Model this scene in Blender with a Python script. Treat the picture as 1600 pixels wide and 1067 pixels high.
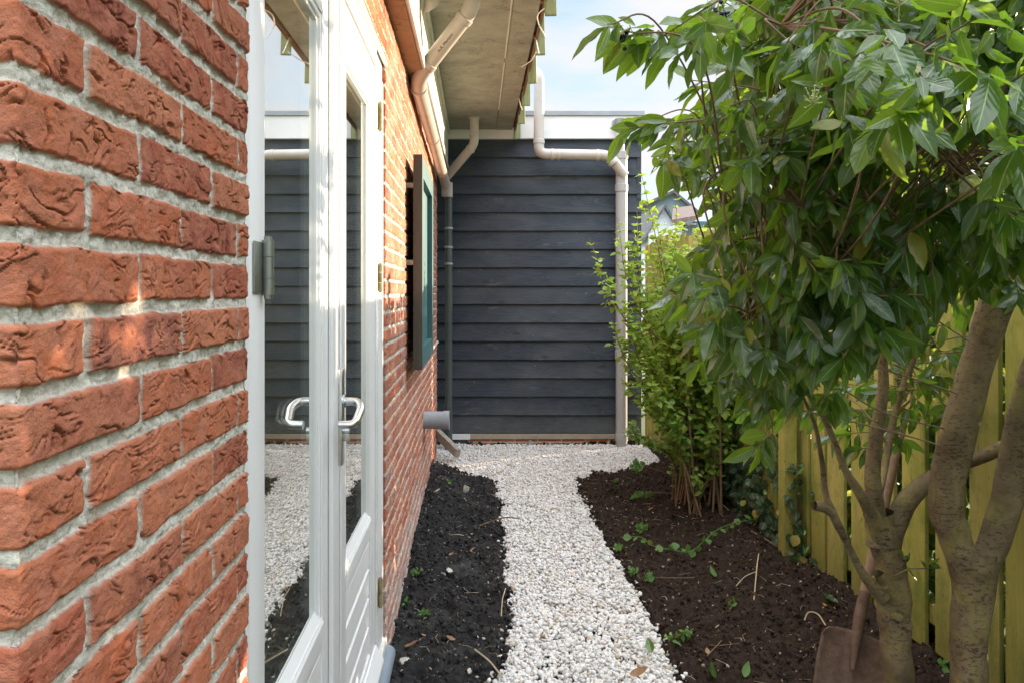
import bpy, bmesh, math, random
import numpy as np
from mathutils import Vector, Matrix
for o in list(bpy.data.objects): bpy.data.objects.remove(o)
S = bpy.context.scene; COL = S.collection
R = math.radians; PI = math.pi
# ---------------------------------------------------------------- camera, world, sun
EYE = 1.45; F = 1200.0; VX = 745.0; VY = 456.0
cd = bpy.data.cameras.new('camera'); cam = bpy.data.objects.new('camera', cd); COL.objects.link(cam)
cam.location = (0, 0, EYE); cam.rotation_euler = (R(90), 0, 0)
cd.sensor_width = 36; cd.lens = 27.0; cd.shift_x = 55/1600; cd.shift_y = -77.5/1600
cd.clip_start = 0.02; cd.clip_end = 2000
S.camera = cam
SUN_AZ, SUN_EL = 63.0, 10.8          # degrees clockwise from +Y, above the horizon
world = bpy.data.worlds.new('World'); S.world = world; world.use_nodes = True
wn = world.node_tree.nodes; wl = world.node_tree.links; wn.clear()
wo = wn.new('ShaderNodeOutputWorld'); bg = wn.new('ShaderNodeBackground'); sk = wn.new('ShaderNodeTexSky')
sk.sky_type = 'NISHITA'; sk.sun_disc = False; sk.sun_elevation = R(SUN_EL); sk.sun_rotation = R(SUN_AZ)
sk.air_density = 1.0; sk.dust_density = 0.6; sk.ozone_density = 1.2
tc = wn.new('ShaderNodeTexCoord'); mp = wn.new('ShaderNodeMapping'); mp.inputs['Scale'].default_value = (1.0, 1.0, 3.4)
mp.inputs['Location'].default_value = (0.35, 0.1, 0.62)
nz = wn.new('ShaderNodeTexNoise'); nz.inputs['Scale'].default_value = 2.6; nz.inputs['Detail'].default_value = 9; nz.inputs['Roughness'].default_value = 0.55
cr = wn.new('ShaderNodeValToRGB'); cr.color_ramp.elements[0].position = 0.40; cr.color_ramp.elements[1].position = 0.60
mx = wn.new('ShaderNodeMix'); mx.data_type = 'RGBA'
sxyz = wn.new('ShaderNodeSeparateXYZ'); wl.new(tc.outputs['Generated'], sxyz.inputs[0])
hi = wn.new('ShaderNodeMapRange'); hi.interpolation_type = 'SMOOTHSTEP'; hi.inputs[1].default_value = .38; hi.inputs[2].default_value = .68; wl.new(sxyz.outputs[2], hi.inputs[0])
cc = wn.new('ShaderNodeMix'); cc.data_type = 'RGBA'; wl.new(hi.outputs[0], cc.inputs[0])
cc.inputs[6].default_value = (2.45, 2.42, 2.52, 1); cc.inputs[7].default_value = (11.2, 11.7, 12.5, 1)   # low cloud; unseen overhead cloud, brightened to fill the shade below
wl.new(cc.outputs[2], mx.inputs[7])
low = wn.new('ShaderNodeMix'); low.data_type = 'RGBA'; low.blend_type = 'MIX'; low.inputs[0].default_value = .75; low.inputs[7].default_value = (1.5, 1.95, 2.5, 1)
wl.new(sk.outputs[0], low.inputs[6])
cov = wn.new('ShaderNodeMath'); cov.operation = 'MULTIPLY_ADD'; wl.new(hi.outputs[0], cov.inputs[0]); cov.inputs[1].default_value = .22
wl.new(tc.outputs['Generated'], mp.inputs['Vector']); wl.new(mp.outputs[0], nz.inputs['Vector'])
wl.new(nz.outputs[0], cov.inputs[2]); wl.new(cov.outputs[0], cr.inputs[0]); wl.new(cr.outputs[0], mx.inputs[0]); wl.new(low.outputs[2], mx.inputs[6])
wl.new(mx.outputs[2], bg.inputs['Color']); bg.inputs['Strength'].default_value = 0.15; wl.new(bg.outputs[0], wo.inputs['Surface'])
sd = bpy.data.lights.new('sun', 'SUN'); sun = bpy.data.objects.new('sun', sd); COL.objects.link(sun)
sd.energy = 5.0; sd.angle = R(0.6); sd.color = (1.0, 0.78, 0.54)
to_sun = Vector((math.sin(R(SUN_AZ))*math.cos(R(SUN_EL)), math.cos(R(SUN_AZ))*math.cos(R(SUN_EL)), math.sin(R(SUN_EL))))
sun.rotation_euler = to_sun.to_track_quat('Z', 'Y').to_euler(); sun.location = (8, 4, 6)
S.view_settings.view_transform = 'Standard'; S.view_settings.look = 'None'; S.view_settings.gamma = 1
S.view_settings.exposure = 1.42
S.render.engine = 'CYCLES'; S.cycles.max_bounces = 8; S.cycles.transparent_max_bounces = 12

# ---------------------------------------------------------------- helpers
rng = np.random.default_rng(7); random.seed(7)
def P(px, py, Y): return Vector(((px-VX)/F*Y, Y, EYE+(VY-py)/F*Y))
def gz(x, y):
    x = np.asarray(x, float); y = np.asarray(y, float)
    t = np.clip((y-3.4)/3.6, 0, 1)
    return 0.028*t*t*(3-2*t) + 0.0*x
def G(px, py):
    Y = 3.0
    for _ in range(30): Y = (EYE-float(gz(0, Y)))*F/(py-VY)
    return Vector(((px-VX)/F*Y, Y, float(gz(0, Y))))
def tag(o, label=None, cat=None, group=None, kind=None):
    if label: o['label'] = label
    if cat: o['category'] = cat
    if group: o['group'] = group
    if kind: o['kind'] = kind
    return o
def empty(name, loc=(0, 0, 0)):
    o = bpy.data.objects.new(name, None); o.location = loc; o.empty_display_size = .1; COL.objects.link(o); return o
def npmesh(name, V, Fq, mat, parent=None, smooth=True, uv=None, attrs=None, mats=None, mi=None):
    """V (n,3); Fq (m,k) integer array; world coordinates, localised under the parent"""
    V = np.asarray(V, np.float32)
    if parent is not None: V = V - np.array(parent_world(parent), np.float32)
    me = bpy.data.meshes.new(name); Fq = np.asarray(Fq, np.int32); m, k = Fq.shape
    me.vertices.add(len(V)); me.vertices.foreach_set('co', V.ravel())
    me.loops.add(m*k); me.loops.foreach_set('vertex_index', Fq.ravel())
    me.polygons.add(m); me.polygons.foreach_set('loop_start', np.arange(0, m*k, k, dtype=np.int32))
    me.polygons.foreach_set('loop_total', np.full(m, k, np.int32))
    me.polygons.foreach_set('use_smooth', np.full(m, smooth, bool))
    me.update(calc_edges=True)
    if uv is not None:
        l = me.uv_layers.new(name='UVMap'); l.data.foreach_set('uv', np.asarray(uv, np.float32)[Fq.ravel()].ravel())
    if attrs:
        for an, av in attrs.items():
            a = me.attributes.new(an, 'FLOAT', 'POINT'); a.data.foreach_set('value', np.asarray(av, np.float32))
    me.validate()
    me.materials.append(mat)
    o = bpy.data.objects.new(name, me); COL.objects.link(o)
    if parent is not None: o.parent = parent
    return o
def parent_world(p):
    v = Vector((0, 0, 0))
    while p is not None: v = v + p.location; p = p.parent
    return v
class MB:
    def __init__(s): s.bm = bmesh.new()
    def box(s, a, b, bevel=0):
        a, b = Vector(a), Vector(b); c = (a+b)/2; d = b-a
        r = bmesh.ops.create_cube(s.bm, size=1); vs = r['verts']
        for v in vs: v.co = Vector((v.co.x*d.x, v.co.y*d.y, v.co.z*d.z))+c
        if bevel:
            es = list({e for v in vs for e in v.link_edges})
            bmesh.ops.bevel(s.bm, geom=es, offset=bevel, segments=2, profile=.6, affect='EDGES')
        return s
    def obox(s, c, dims, mat3, bevel=0):
        r = bmesh.ops.create_cube(s.bm, size=1); vs = r['verts']
        for v in vs: v.co = Vector((v.co.x*dims[0], v.co.y*dims[1], v.co.z*dims[2]))
        if bevel:
            es = list({e for v in vs for e in v.link_edges})
            rr = bmesh.ops.bevel(s.bm, geom=es, offset=bevel, segments=2, profile=.6, affect='EDGES')
            vs = list({v for f in rr['faces'] for v in f.verts} | {v for v in vs if v.is_valid})
        M = Matrix.Translation(Vector(c)) @ mat3.to_4x4()
        for v in vs: v.co = M @ v.co
        return s
    def poly(s, pts, ext):
        """prism of a planar outline (list of 3D points) pushed by ext"""
        ext = Vector(ext); a = [s.bm.verts.new(p) for p in pts]; b = [s.bm.verts.new(Vector(p)+ext) for p in pts]; n = len(pts)
        s.bm.faces.new(a); s.bm.faces.new(b[::-1])
        for i in range(n): s.bm.faces.new((a[i], a[(i+1) % n], b[(i+1) % n], b[i]))
        return s
    def tube(s, pts, rad, seg=16, cap=True, hollow=0):
        pts = [Vector(p) for p in pts]; n = len(pts)
        if not hasattr(rad, '__len__'): rad = [rad]*n
        rings = []; up = None
        for i in range(n):
            t = (pts[min(i+1, n-1)]-pts[max(i-1, 0)]).normalized()
            if up is None: up = t.orthogonal().normalized()
            up = (up-t*up.dot(t)).normalized(); sd_ = t.cross(up)
            rings.append([s.bm.verts.new(pts[i]+(up*math.cos(2*PI*j/seg)+sd_*math.sin(2*PI*j/seg))*rad[i]) for j in range(seg)])
        for i in range(n-1):
            for j in range(seg):
                s.bm.faces.new((rings[i][j], rings[i][(j+1) % seg], rings[i+1][(j+1) % seg], rings[i+1][j]))
        if cap:
            s.bm.faces.new(rings[0][::-1]); s.bm.faces.new(rings[-1])
        return s
    def build(s, name, mat, parent=None, smooth=False, angle=40):
        bmesh.ops.recalc_face_normals(s.bm, faces=s.bm.faces)
        off = parent_world(parent) if parent is not None else Vector((0, 0, 0))
        for v in s.bm.verts: v.co -= off
        me = bpy.data.meshes.new(name); s.bm.to_mesh(me); s.bm.free()
        me.materials.append(mat); o = bpy.data.objects.new(name, me); COL.objects.link(o)
        if parent is not None: o.parent = parent
        if smooth:
            for p in me.polygons: p.use_smooth = True
            try: me.set_sharp_from_angle(angle=R(angle))
            except Exception: pass
        return o
def bend(pts, r=.06, n=6):
    """round the corners of a polyline"""
    pts = [Vector(p) for p in pts]; out = [pts[0]]
    for i in range(1, len(pts)-1):
        a, b, c = pts[i-1], pts[i], pts[i+1]; d1 = (a-b); d2 = (c-b)
        rr = min(r, d1.length*.45, d2.length*.45); p1 = b+d1.normalized()*rr; p2 = b+d2.normalized()*rr
        for k in range(n+1):
            t = k/n; out.append(p1*(1-t)**2 + b*2*t*(1-t) + p2*t*t)
    out.append(pts[-1]); return out
# numpy gradient noise --------------------------------------------------------
_perm = rng.permutation(4096).astype(np.int64)
def _h(i, j, s): return _perm[(_perm[(i*1 + s*131) & 4095] + j*57) & 4095]
def pn(x, y, seed=0):
    x = np.asarray(x, float); y = np.asarray(y, float)
    xi = np.floor(x).astype(np.int64); yi = np.floor(y).astype(np.int64); xf = x-xi; yf = y-yi
    seed = np.asarray(seed).astype(np.int64)
    u = xf*xf*xf*(xf*(xf*6-15)+10); v = yf*yf*yf*(yf*(yf*6-15)+10)
    def g(i, j, a, b):
        an = _h(i, j, seed)*(2*PI/4096); return np.cos(an)*a+np.sin(an)*b
    n00 = g(xi, yi, xf, yf); n10 = g(xi+1, yi, xf-1, yf); n01 = g(xi, yi+1, xf, yf-1); n11 = g(xi+1, yi+1, xf-1, yf-1)
    return ((n00*(1-u)+n10*u)*(1-v) + (n01*(1-u)+n11*u)*v)*1.5
def fbm(x, y, o=4, seed=0, gain=.5):
    r = 0; a = 1
    for k in range(o): r = r+a*pn(x*2**k, y*2**k, seed+k*17); a *= gain
    return r
def sst(a, b, x):
    t = np.clip((x-a)/(b-a), 0, 1); return t*t*(3-2*t)

# ---------------------------------------------------------------- materials
class NT:
    def __init__(s, name):
        s.m = bpy.data.materials.new(name); s.m.use_nodes = True; s.n = s.m.node_tree.nodes; s.l = s.m.node_tree.links
        s.b = s.n['Principled BSDF']; s.out = s.n['Material Output']
    def new(s, t, **k):
        n = s.n.new(t)
        for a, v in k.items():
            if hasattr(n, a): setattr(n, a, v)
            else: n.inputs[a.replace('_', ' ')].default_value = v
        return n
    def set(s, **k):
        for a, v in k.items(): s.b.inputs[a.replace('_', ' ')].default_value = v
        return s
    def noise(s, scale, detail=4, rough=.5, vec=None, sc=None, typ='Object'):
        n = s.new('ShaderNodeTexNoise'); n.inputs['Scale'].default_value = scale; n.inputs['Detail'].default_value = detail; n.inputs['Roughness'].default_value = rough
        if vec is None:
            c = s.new('ShaderNodeTexCoord'); vec = c.outputs[typ]
        if sc:
            m = s.new('ShaderNodeMapping'); m.inputs['Scale'].default_value = sc; s.l.new(vec, m.inputs[0]); vec = m.outputs[0]
        s.l.new(vec, n.inputs['Vector']); return n.outputs[0]
    def ramp(s, fac, stops):
        r = s.new('ShaderNodeValToRGB'); e = r.color_ramp.elements
        while len(e) < len(stops): e.new(.5)
        for i, (p, c) in enumerate(stops):
            e[i].position = p; e[i].color = (*c, 1) if len(c) == 3 else c
        s.l.new(fac, r.inputs[0]); return r.outputs[0]
    def mix(s, fac, a, b, mode='MIX'):
        m = s.new('ShaderNodeMix'); m.data_type = 'RGBA'; m.blend_type = mode
        for i, v in ((0, fac), (6, a), (7, b)):
            if isinstance(v, (int, float)): m.inputs[i].default_value = v
            elif isinstance(v, tuple): m.inputs[i].default_value = (*v, 1) if len(v) == 3 else v
            else: s.l.new(v, m.inputs[i])
        return m.outputs[2]
    def math(s, op, a, b=0.0, c=None):
        m = s.new('ShaderNodeMath'); m.operation = op
        for i, v in enumerate((a, b) + ((c,) if c is not None else ())):
            if isinstance(v, (int, float)): m.inputs[i].default_value = v
            else: s.l.new(v, m.inputs[i])
        return m.outputs[0]
    def attr(s, name):
        a = s.new('ShaderNodeAttribute'); a.attribute_name = name; return a.outputs['Fac']
    def col(s, c): s.l.new(c, s.b.inputs['Base Color']); return s
    def rough(s, c): s.l.new(c, s.b.inputs['Roughness']); return s
    def bump(s, h, strength=.3, dist=.002):
        b = s.new('ShaderNodeBump'); b.inputs['Strength'].default_value = strength; b.inputs['Distance'].default_value = dist
        s.l.new(h, b.inputs['Height']); s.l.new(b.outputs[0], s.b.inputs['Normal']); return s
    def island(s): return s.new('ShaderNodeNewGeometry').outputs['Random Per Island']
def m_brick():
    t = NT('brick_and_mortar'); t.set(Roughness=.9)
    t.b.inputs['Specular IOR Level'].default_value = .25
    mask = t.attr('mask'); tint = t.attr('tint'); dep = t.attr('crease_shade')
    n1 = t.noise(26, 5, .6); n2 = t.noise(500, 2, .6); n3 = t.noise(8, 3)
    base = t.ramp(tint, [(0, (.24, .060, .040)), (.18, (.37, .095, .050)), (.4, (.50, .165, .075)), (.6, (.43, .115, .048)), (.8, (.52, .19, .095)), (.92, (.36, .12, .065)), (1, (.25, .09, .07))])
    base = t.mix(t.ramp(n1, [(.35, (0, 0, 0)), (.7, (1, 1, 1))]), base, (.48, .190, .115))
    base = t.mix(t.math('MULTIPLY', t.ramp(n3, [(.45, (0, 0, 0)), (.7, (1, 1, 1))]), .45), base, (.34, .10, .055))
    sp = t.ramp(n2, [(.69, (0, 0, 0)), (.75, (1, 1, 1))])
    base = t.mix(t.math('MULTIPLY', sp, .5), base, (.66, .50, .42))
    base = t.mix(t.math('MULTIPLY', dep, .75), base, (.10, .035, .02))  # shade of the fold creases put into the brick colour
    mo = t.ramp(t.noise(120, 4, .7), [(.3, (.30, .29, .24)), (.46, (.56, .54, .47)), (.70, (.72, .70, .62))])
    mo = t.mix(t.math('MULTIPLY', t.ramp(t.noise(14, 3), [(.5, (0, 0, 0)), (.68, (1, 1, 1))]), .5), mo, (.32, .33, .26))
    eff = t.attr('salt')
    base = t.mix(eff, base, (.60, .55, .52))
    t.col(t.mix(mask, mo, base))
    t.bump(t.math('ADD', t.noise(520, 3, .8), t.math('MULTIPLY', t.noise(140, 4, .7), 1.4)), 1.0, .0016)
    return t.m
def m_paint(name, c, rough=.35, dirt=(.55, .52, .45), amt=.25, bumps=.12, sc=(1, 1, .2)):
    t = NT(name); t.set(Roughness=rough)
    n = t.noise(9, 6, .65, sc=sc); d = t.ramp(n, [(.45, (0, 0, 0)), (.8, (1, 1, 1))])
    t.col(t.mix(t.math('MULTIPLY', d, amt), c, dirt)); t.rough(t.ramp(n, [(.3, (rough,)*3), (.8, (min(1, rough+.25),)*3)]))
    t.bump(t.noise(60, 3, .5, sc=sc), bumps, .0015); return t.m
def m_pvc(name, c, c2, amt=.4):
    t = NT(name); t.set(Roughness=.38)
    n = t.noise(7, 6, .65); t.col(t.mix(t.math('MULTIPLY', t.ramp(n, [(.4, (0, 0, 0)), (.72, (1, 1, 1))]), amt), c, c2))
    sp = t.ramp(t.noise(70, 3, .7), [(.66, (0, 0, 0)), (.72, (1, 1, 1))])
    t.bump(sp, .05, .001); return t.m
def m_metal(name, c, rough=.3, rust=None):
    t = NT(name); t.set(Metallic=1.0 if rust is None else .35, Roughness=rough)
    n = t.noise(30, 5, .7)
    t.col(t.mix(t.ramp(n, [(.35, (0, 0, 0)), (.7, (1, 1, 1))]), c, rust if rust else tuple(v*.8 for v in c)))
    t.bump(t.noise(150, 4, .6), .15 if rust is None else .6, .001); return t.m
def m_siding():
    t = NT('dark_stained_boards'); t.set(Roughness=.62)
    tc_ = t.new('ShaderNodeTexCoord'); v = tc_.outputs['Object']
    isl = t.attr('tint')
    off = t.new('ShaderNodeCombineXYZ'); t.l.new(t.math('MULTIPLY', isl, 37.0), off.inputs[0]); t.l.new(t.math('MULTIPLY', isl, 11.0), off.inputs[2])
    va = t.new('ShaderNodeVectorMath'); va.operation = 'ADD'; t.l.new(v, va.inputs[0]); t.l.new(off.outputs[0], va.inputs[1])
    # grain: wood bands bent round knots
    vor = t.new('ShaderNodeTexVoronoi'); vor.inputs['Scale'].default_value = 1.0; mpp = t.new('ShaderNodeMapping'); mpp.inputs['Scale'].default_value = (2.6, 1, 7.5)
    t.l.new(va.outputs[0], mpp.inputs[0]); t.l.new(mpp.outputs[0], vor.inputs['Vector'])
    kd = vor.outputs['Distance']
    gz_ = t.noise(1.6, 2, .5, vec=va.outputs[0], sc=(1, 1, 9))
    sepz = t.new('ShaderNodeSeparateXYZ'); t.l.new(va.outputs[0], sepz.inputs[0])
    w = t.math('ADD', t.math('MULTIPLY', sepz.outputs[2], 22.0), t.math('MULTIPLY', gz_, 8.0))
    w = t.math('ADD', w, t.math('MULTIPLY', t.math('POWER', t.math('SUBTRACT', 1.0, kd), 4.0), 5.0))
    g = t.math('ABSOLUTE', t.math('SINE', t.math('MULTIPLY', w, 3.0)))
    fine = t.noise(30, 4, .7, vec=va.outputs[0], sc=(.6, 1, 14))
    big = t.noise(2.2, 4, .6, vec=va.outputs[0], sc=(.8, 1, 2))
    c = t.mix(t.math('MULTIPLY', t.math('ADD', g, fine), .5), (.007, .015, .026), (.030, .046, .066))
    c = t.mix(t.ramp(big, [(.4, (0, 0, 0)), (.75, (.8, .8, .8))]), c, (.070, .084, .100))
    knot = t.ramp(kd, [(.06, (1, 1, 1)), (.13, (0, 0, 0))]); c = t.mix(t.math('MULTIPLY', knot, .75), c, (.012, .012, .014))
    fade = t.ramp(t.noise(5, 6, .75, vec=va.outputs[0], sc=(.7, 1, 3)), [(.60, (0, 0, 0)), (.78, (1, 1, 1))])
    c = t.mix(t.math('MULTIPLY', fade, .7), c, (.20, .20, .20))
    dots = t.ramp(t.noise(38, 2, .5, vec=va.outputs[0]), [(.745, (0, 0, 0)), (.77, (1, 1, 1))])
    c = t.mix(t.math('MULTIPLY', dots, .6), c, (.3, .3, .29))
    spz = t.math('ADD', t.new('ShaderNodeSeparateXYZ').outputs[2], 0.0)
    sz = t.new('ShaderNodeSeparateXYZ'); t.l.new(v, sz.inputs[0]); sp_ = t.ramp(t.math('ADD', sz.outputs[2], t.math('MULTIPLY', t.noise(9, 6, .75), .6)), [(.40, (1, 1, 1)), (.72, (0, 0, 0))])
    c = t.mix(t.math('MULTIPLY', sp_, .4), c, (.13, .125, .115))
    t.col(c); t.bump(t.math('ADD', g, fine), .45, .0015); return t.m
def m_fencewood():
    t = NT('mossy_fence_wood'); t.set(Roughness=.85)
    oi = t.new('ShaderNodeObjectInfo').outputs['Random']
    n = t.noise(5, 6, .65, sc=(1, 1, .35)); g = t.noise(60, 4, .65, sc=(1, 1, .07))
    c = t.mix(t.ramp(n, [(.3, (0, 0, 0)), (.68, (1, 1, 1))]), (.27, .28, .035), (.43, .38, .09))
    c = t.mix(t.ramp(g, [(.45, (0, 0, 0)), (.8, (.75, .75, .75))]), c, (.24, .21, .05))
    c = t.mix(t.math('MULTIPLY', oi, .45), c, (.46, .38, .14))
    sp = t.new('ShaderNodeSeparateXYZ'); t.l.new(t.new('ShaderNodeTexCoord').outputs['Object'], sp.inputs[0])
    far = t.ramp(t.math('ADD', t.math('MULTIPLY', sp.outputs[1], .1), 0.0), [(.42, (0, 0, 0)), (.58, (1, 1, 1))])
    c = t.mix(far, c, t.mix(n, (.34, .22, .13), (.48, .34, .22)))
    moss = t.ramp(t.noise(7, 6, .75, sc=(1, 1, .5)), [(.47, (0, 0, 0)), (.66, (1, 1, 1))]); c = t.mix(t.math('MULTIPLY', moss, .8), c, (.13, .19, .025))
    low_dark = t.ramp(t.math('ADD', sp.outputs[2], t.math('MULTIPLY', t.noise(6, 5, .7, sc=(1, 1, .3)), .9)), [(.42, (1, 1, 1)), (.85, (0, 0, 0))]); c = t.mix(t.math('MULTIPLY', low_dark, .55), c, (.15, .13, .03))  # darker towards the foot of the boards
    vk = t.new('ShaderNodeTexVoronoi'); mk = t.new('ShaderNodeMapping'); mk.inputs['Scale'].default_value = (3, 5, 1.6); t.l.new(t.new('ShaderNodeTexCoord').outputs['Object'], mk.inputs[0]); t.l.new(mk.outputs[0], vk.inputs['Vector'])
    c = t.mix(t.math('MULTIPLY', t.ramp(vk.outputs['Distance'], [(.05, (1, 1, 1)), (.10, (0, 0, 0))]), .8), c, (.10, .07, .025))
    sp2 = t.ramp(t.noise(42, 3, .5, sc=(1, 1, .5)), [(.70, (0, 0, 0)), (.74, (1, 1, 1))]); c = t.mix(t.math('MULTIPLY', sp2, .5), c, (.08, .07, .03))
    t.col(c); t.bump(g, .5, .002); return t.m
def m_wood(name, a, b, sc=(1, 1, .12), s=45):
    t = NT(name); t.set(Roughness=.8); g = t.noise(s, 4, .65, sc=sc)
    t.col(t.mix(t.ramp(g, [(.3, (0, 0, 0)), (.75, (1, 1, 1))]), a, b)); t.bump(g, .5, .002); return t.m
def m_bark():
    t = NT('speckled_bark'); t.set(Roughness=.85)
    n = t.noise(7, 5, .6); c = t.mix(t.ramp(n, [(.3, (0, 0, 0)), (.7, (1, 1, 1))]), (.085, .058, .028), (.27, .205, .11))
    lsel = t.ramp(t.noise(6, 3, .6), [(.40, (.15,.15,.15)), (.60, (.85, .85, .85))])
    len_ = t.math('MULTIPLY', lsel, t.math('MAXIMUM', t.ramp(t.noise(120, 2, .5, sc=(.6, .6, 1.5)), [(.585, (0, 0, 0)), (.63, (1, 1, 1))]), t.ramp(t.noise(62, 4, .6, sc=(.5, .5, 1.6)), [(.60, (0, 0, 0)), (.64, (1, 1, 1))])))
    strk = t.ramp(t.noise(9, 6, .7, sc=(1.6, 1.6, .4)), [(.5, (0, 0, 0)), (.66, (1, 1, 1))]); c = t.mix(t.math('MULTIPLY', strk, .55), c, (.13, .085, .045))
    c = t.mix(len_, c, (.075, .04, .018))
    al = t.ramp(t.noise(11, 4, .6), [(.5, (0, 0, 0)), (.72, (1, 1, 1))]); c = t.mix(t.math('MULTIPLY', al, .6), c, (.30, .26, .06))
    t.col(c); t.bump(t.math('ADD', t.math('MULTIPLY', len_, 1.6), t.noise(60, 5, .7)), .9, .003); return t.m
def m_leaf(name, top, top2, vein, under, trans, rough=.32, veins=True, tw=.35, spec=.5):
    t = NT(name); t.set(Roughness=rough); t.b.inputs['Specular IOR Level'].default_value = spec
    isl = t.island(); uvn = t.new('ShaderNodeUVMap'); sp = t.new('ShaderNodeSeparateXYZ'); t.l.new(uvn.outputs[0], sp.inputs[0])
    s_ = t.math('ABSOLUTE', sp.outputs[0]); tt = sp.outputs[1]
    c = t.mix(isl, top, top2)
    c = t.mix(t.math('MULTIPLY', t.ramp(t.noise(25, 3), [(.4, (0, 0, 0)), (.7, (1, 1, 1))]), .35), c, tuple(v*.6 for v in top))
    old = t.ramp(isl, [(.955, (0, 0, 0)), (.96, (1, 1, 1))]); c = t.mix(t.math('MULTIPLY', old, .8), c, (.36, .30, .05))
    if veins:
        mid = t.ramp(s_, [(.03, (1, 1, 1)), (.09, (0, 0, 0))])
        ph = t.math('SUBTRACT', t.math('MULTIPLY', tt, 7.0), t.math('MULTIPLY', s_, 2.0)); fr = t.math('ABSOLUTE', t.math('SUBTRACT', t.math('FRACT', ph), .5))
        lat = t.ramp(fr, [(.02, (1, 1, 1)), (.09, (0, 0, 0))])
        vm = t.math('MAXIMUM', mid, t.math('MULTIPLY', lat, .22)); c = t.mix(vm, c, vein)
        t.bump(t.math('SUBTRACT', t.math('MULTIPLY', fr, 1.0), t.math('MULTIPLY', mid, .7)), .22, .002)
    bf = t.new('ShaderNodeNewGeometry').outputs['Backfacing']
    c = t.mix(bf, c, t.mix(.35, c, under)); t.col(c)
    tr = t.new('ShaderNodeBsdfTranslucent'); t.l.new(t.mix(isl, trans, tuple(v*.8 for v in trans)), tr.inputs[0])
    ms = t.new('ShaderNodeMixShader'); ms.inputs[0].default_value = tw
    t.l.new(t.b.outputs[0], ms.inputs[1]); t.l.new(tr.outputs[0], ms.inputs[2]); t.l.new(ms.outputs[0], t.out.inputs[0]); return t.m
def m_pebble():
    t = NT('white_pebble'); t.set(Roughness=.6); i = t.island()
    c = t.ramp(i, [(0, (.74, .73, .71)), (.35, (.82, .82, .82)), (.6, (.70, .71, .72)), (.8, (.74, .69, .62)), (.9, (.54, .55, .57)), (.955, (.62, .47, .33)), (.985, (.32, .31, .30))])
    c = t.mix(t.math('MULTIPLY', t.noise(60, 4, .6), .35), c, (.68, .66, .62)); t.col(c); t.bump(t.noise(200, 3), .25, .001); return t.m
def m_soil(clod=False):
    t = NT('dark_garden_soil'); t.set(Roughness=.95); t.b.inputs['Specular IOR Level'].default_value = .2
    tc_ = t.new('ShaderNodeTexCoord'); sp = t.new('ShaderNodeSeparateXYZ'); t.l.new(tc_.outputs['Object'], sp.inputs[0])
    side = t.ramp(t.math('ADD', t.math('MULTIPLY', sp.outputs[0], 1.0), .3), [(.35, (0, 0, 0)), (.75, (1, 1, 1))])
    n = t.noise(40, 6, .7)
    a = t.mix(t.ramp(n, [(.3, (0, 0, 0)), (.75, (1, 1, 1))]), (.008, .008, .009), (.045, .044, .044))
    b = t.mix(t.ramp(n, [(.3, (0, 0, 0)), (.75, (1, 1, 1))]), (.010, .0065, .005), (.055, .036, .025))
    c = t.mix(side, a, b)
    dots = t.ramp(t.noise(170, 2, .5), [(.72, (0, 0, 0)), (.75, (1, 1, 1))]); c = t.mix(t.math('MULTIPLY', dots, .5), c, (.30, .27, .22))
    grey = t.ramp(t.noise(4, 5, .65), [(.52, (0, 0, 0)), (.72, (1, 1, 1))]); c = t.mix(t.math('MULTIPLY', t.math('MULTIPLY', grey, t.math('SUBTRACT', 1.0, side)), .5), c, (.10, .10, .098))
    if clod: c = t.mix(t.ramp(t.island(), [(.35, (0, 0, 0)), (1, (.8, .8, .8))]), c, t.mix(side, (.060, .060, .062), (.062, .040, .027)))
    t.col(c); t.bump(t.noise(160, 5, .7), .8, .004); return t.m
def m_concrete(name, a, b, stain, s=6):
    t = NT(name); t.set(Roughness=.85)
    c = t.mix(t.ramp(t.noise(s, 6, .65), [(.3, (0, 0, 0)), (.7, (1, 1, 1))]), a, b)
    st = t.ramp(t.noise(2.4, 7, .72), [(.5, (0, 0, 0)), (.7, (1, 1, 1))]); c = t.mix(t.math('MULTIPLY', st, .6), c, stain)
    mus = t.new('ShaderNodeTexNoise'); mus.inputs['Scale'].default_value = 3.2; mus.inputs['Detail'].default_value = 8
    t.l.new(t.new('ShaderNodeTexCoord').outputs['Object'], mus.inputs['Vector'])
    cr_ = t.ramp(t.math('ABSOLUTE', t.math('SUBTRACT', mus.outputs[0], .5)), [(.0, (1, 1, 1)), (.006, (0, 0, 0))]); c = t.mix(t.math('MULTIPLY', cr_, .55), c, tuple(v*.4 for v in stain))
    t.col(c); t.bump(t.noise(30, 5, .7), .4, .003); return t.m
def m_glass():
    t = NT('window_glass'); t.n.remove(t.b)
    g = t.new('ShaderNodeBsdfGlossy'); g.inputs['Roughness'].default_value = .0; g.inputs['Color'].default_value = (.97, .99, .97, 1)
    tr = t.new('ShaderNodeBsdfTransparent'); tr.inputs['Color'].default_value = (.90, .94, .92, 1)
    fr = t.new('ShaderNodeFresnel'); fr.inputs['IOR'].default_value = 1.65
    f = t.math('MINIMUM', t.math('ADD', t.math('MULTIPLY', fr.outputs[0], 1.9), .14), .80)
    ms = t.new('ShaderNodeMixShader'); t.l.new(f, ms.inputs[0]); t.l.new(tr.outputs[0], ms.inputs[1]); t.l.new(g.outputs[0], ms.inputs[2])
    t.l.new(ms.outputs[0], t.out.inputs[0]); return t.m
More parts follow.
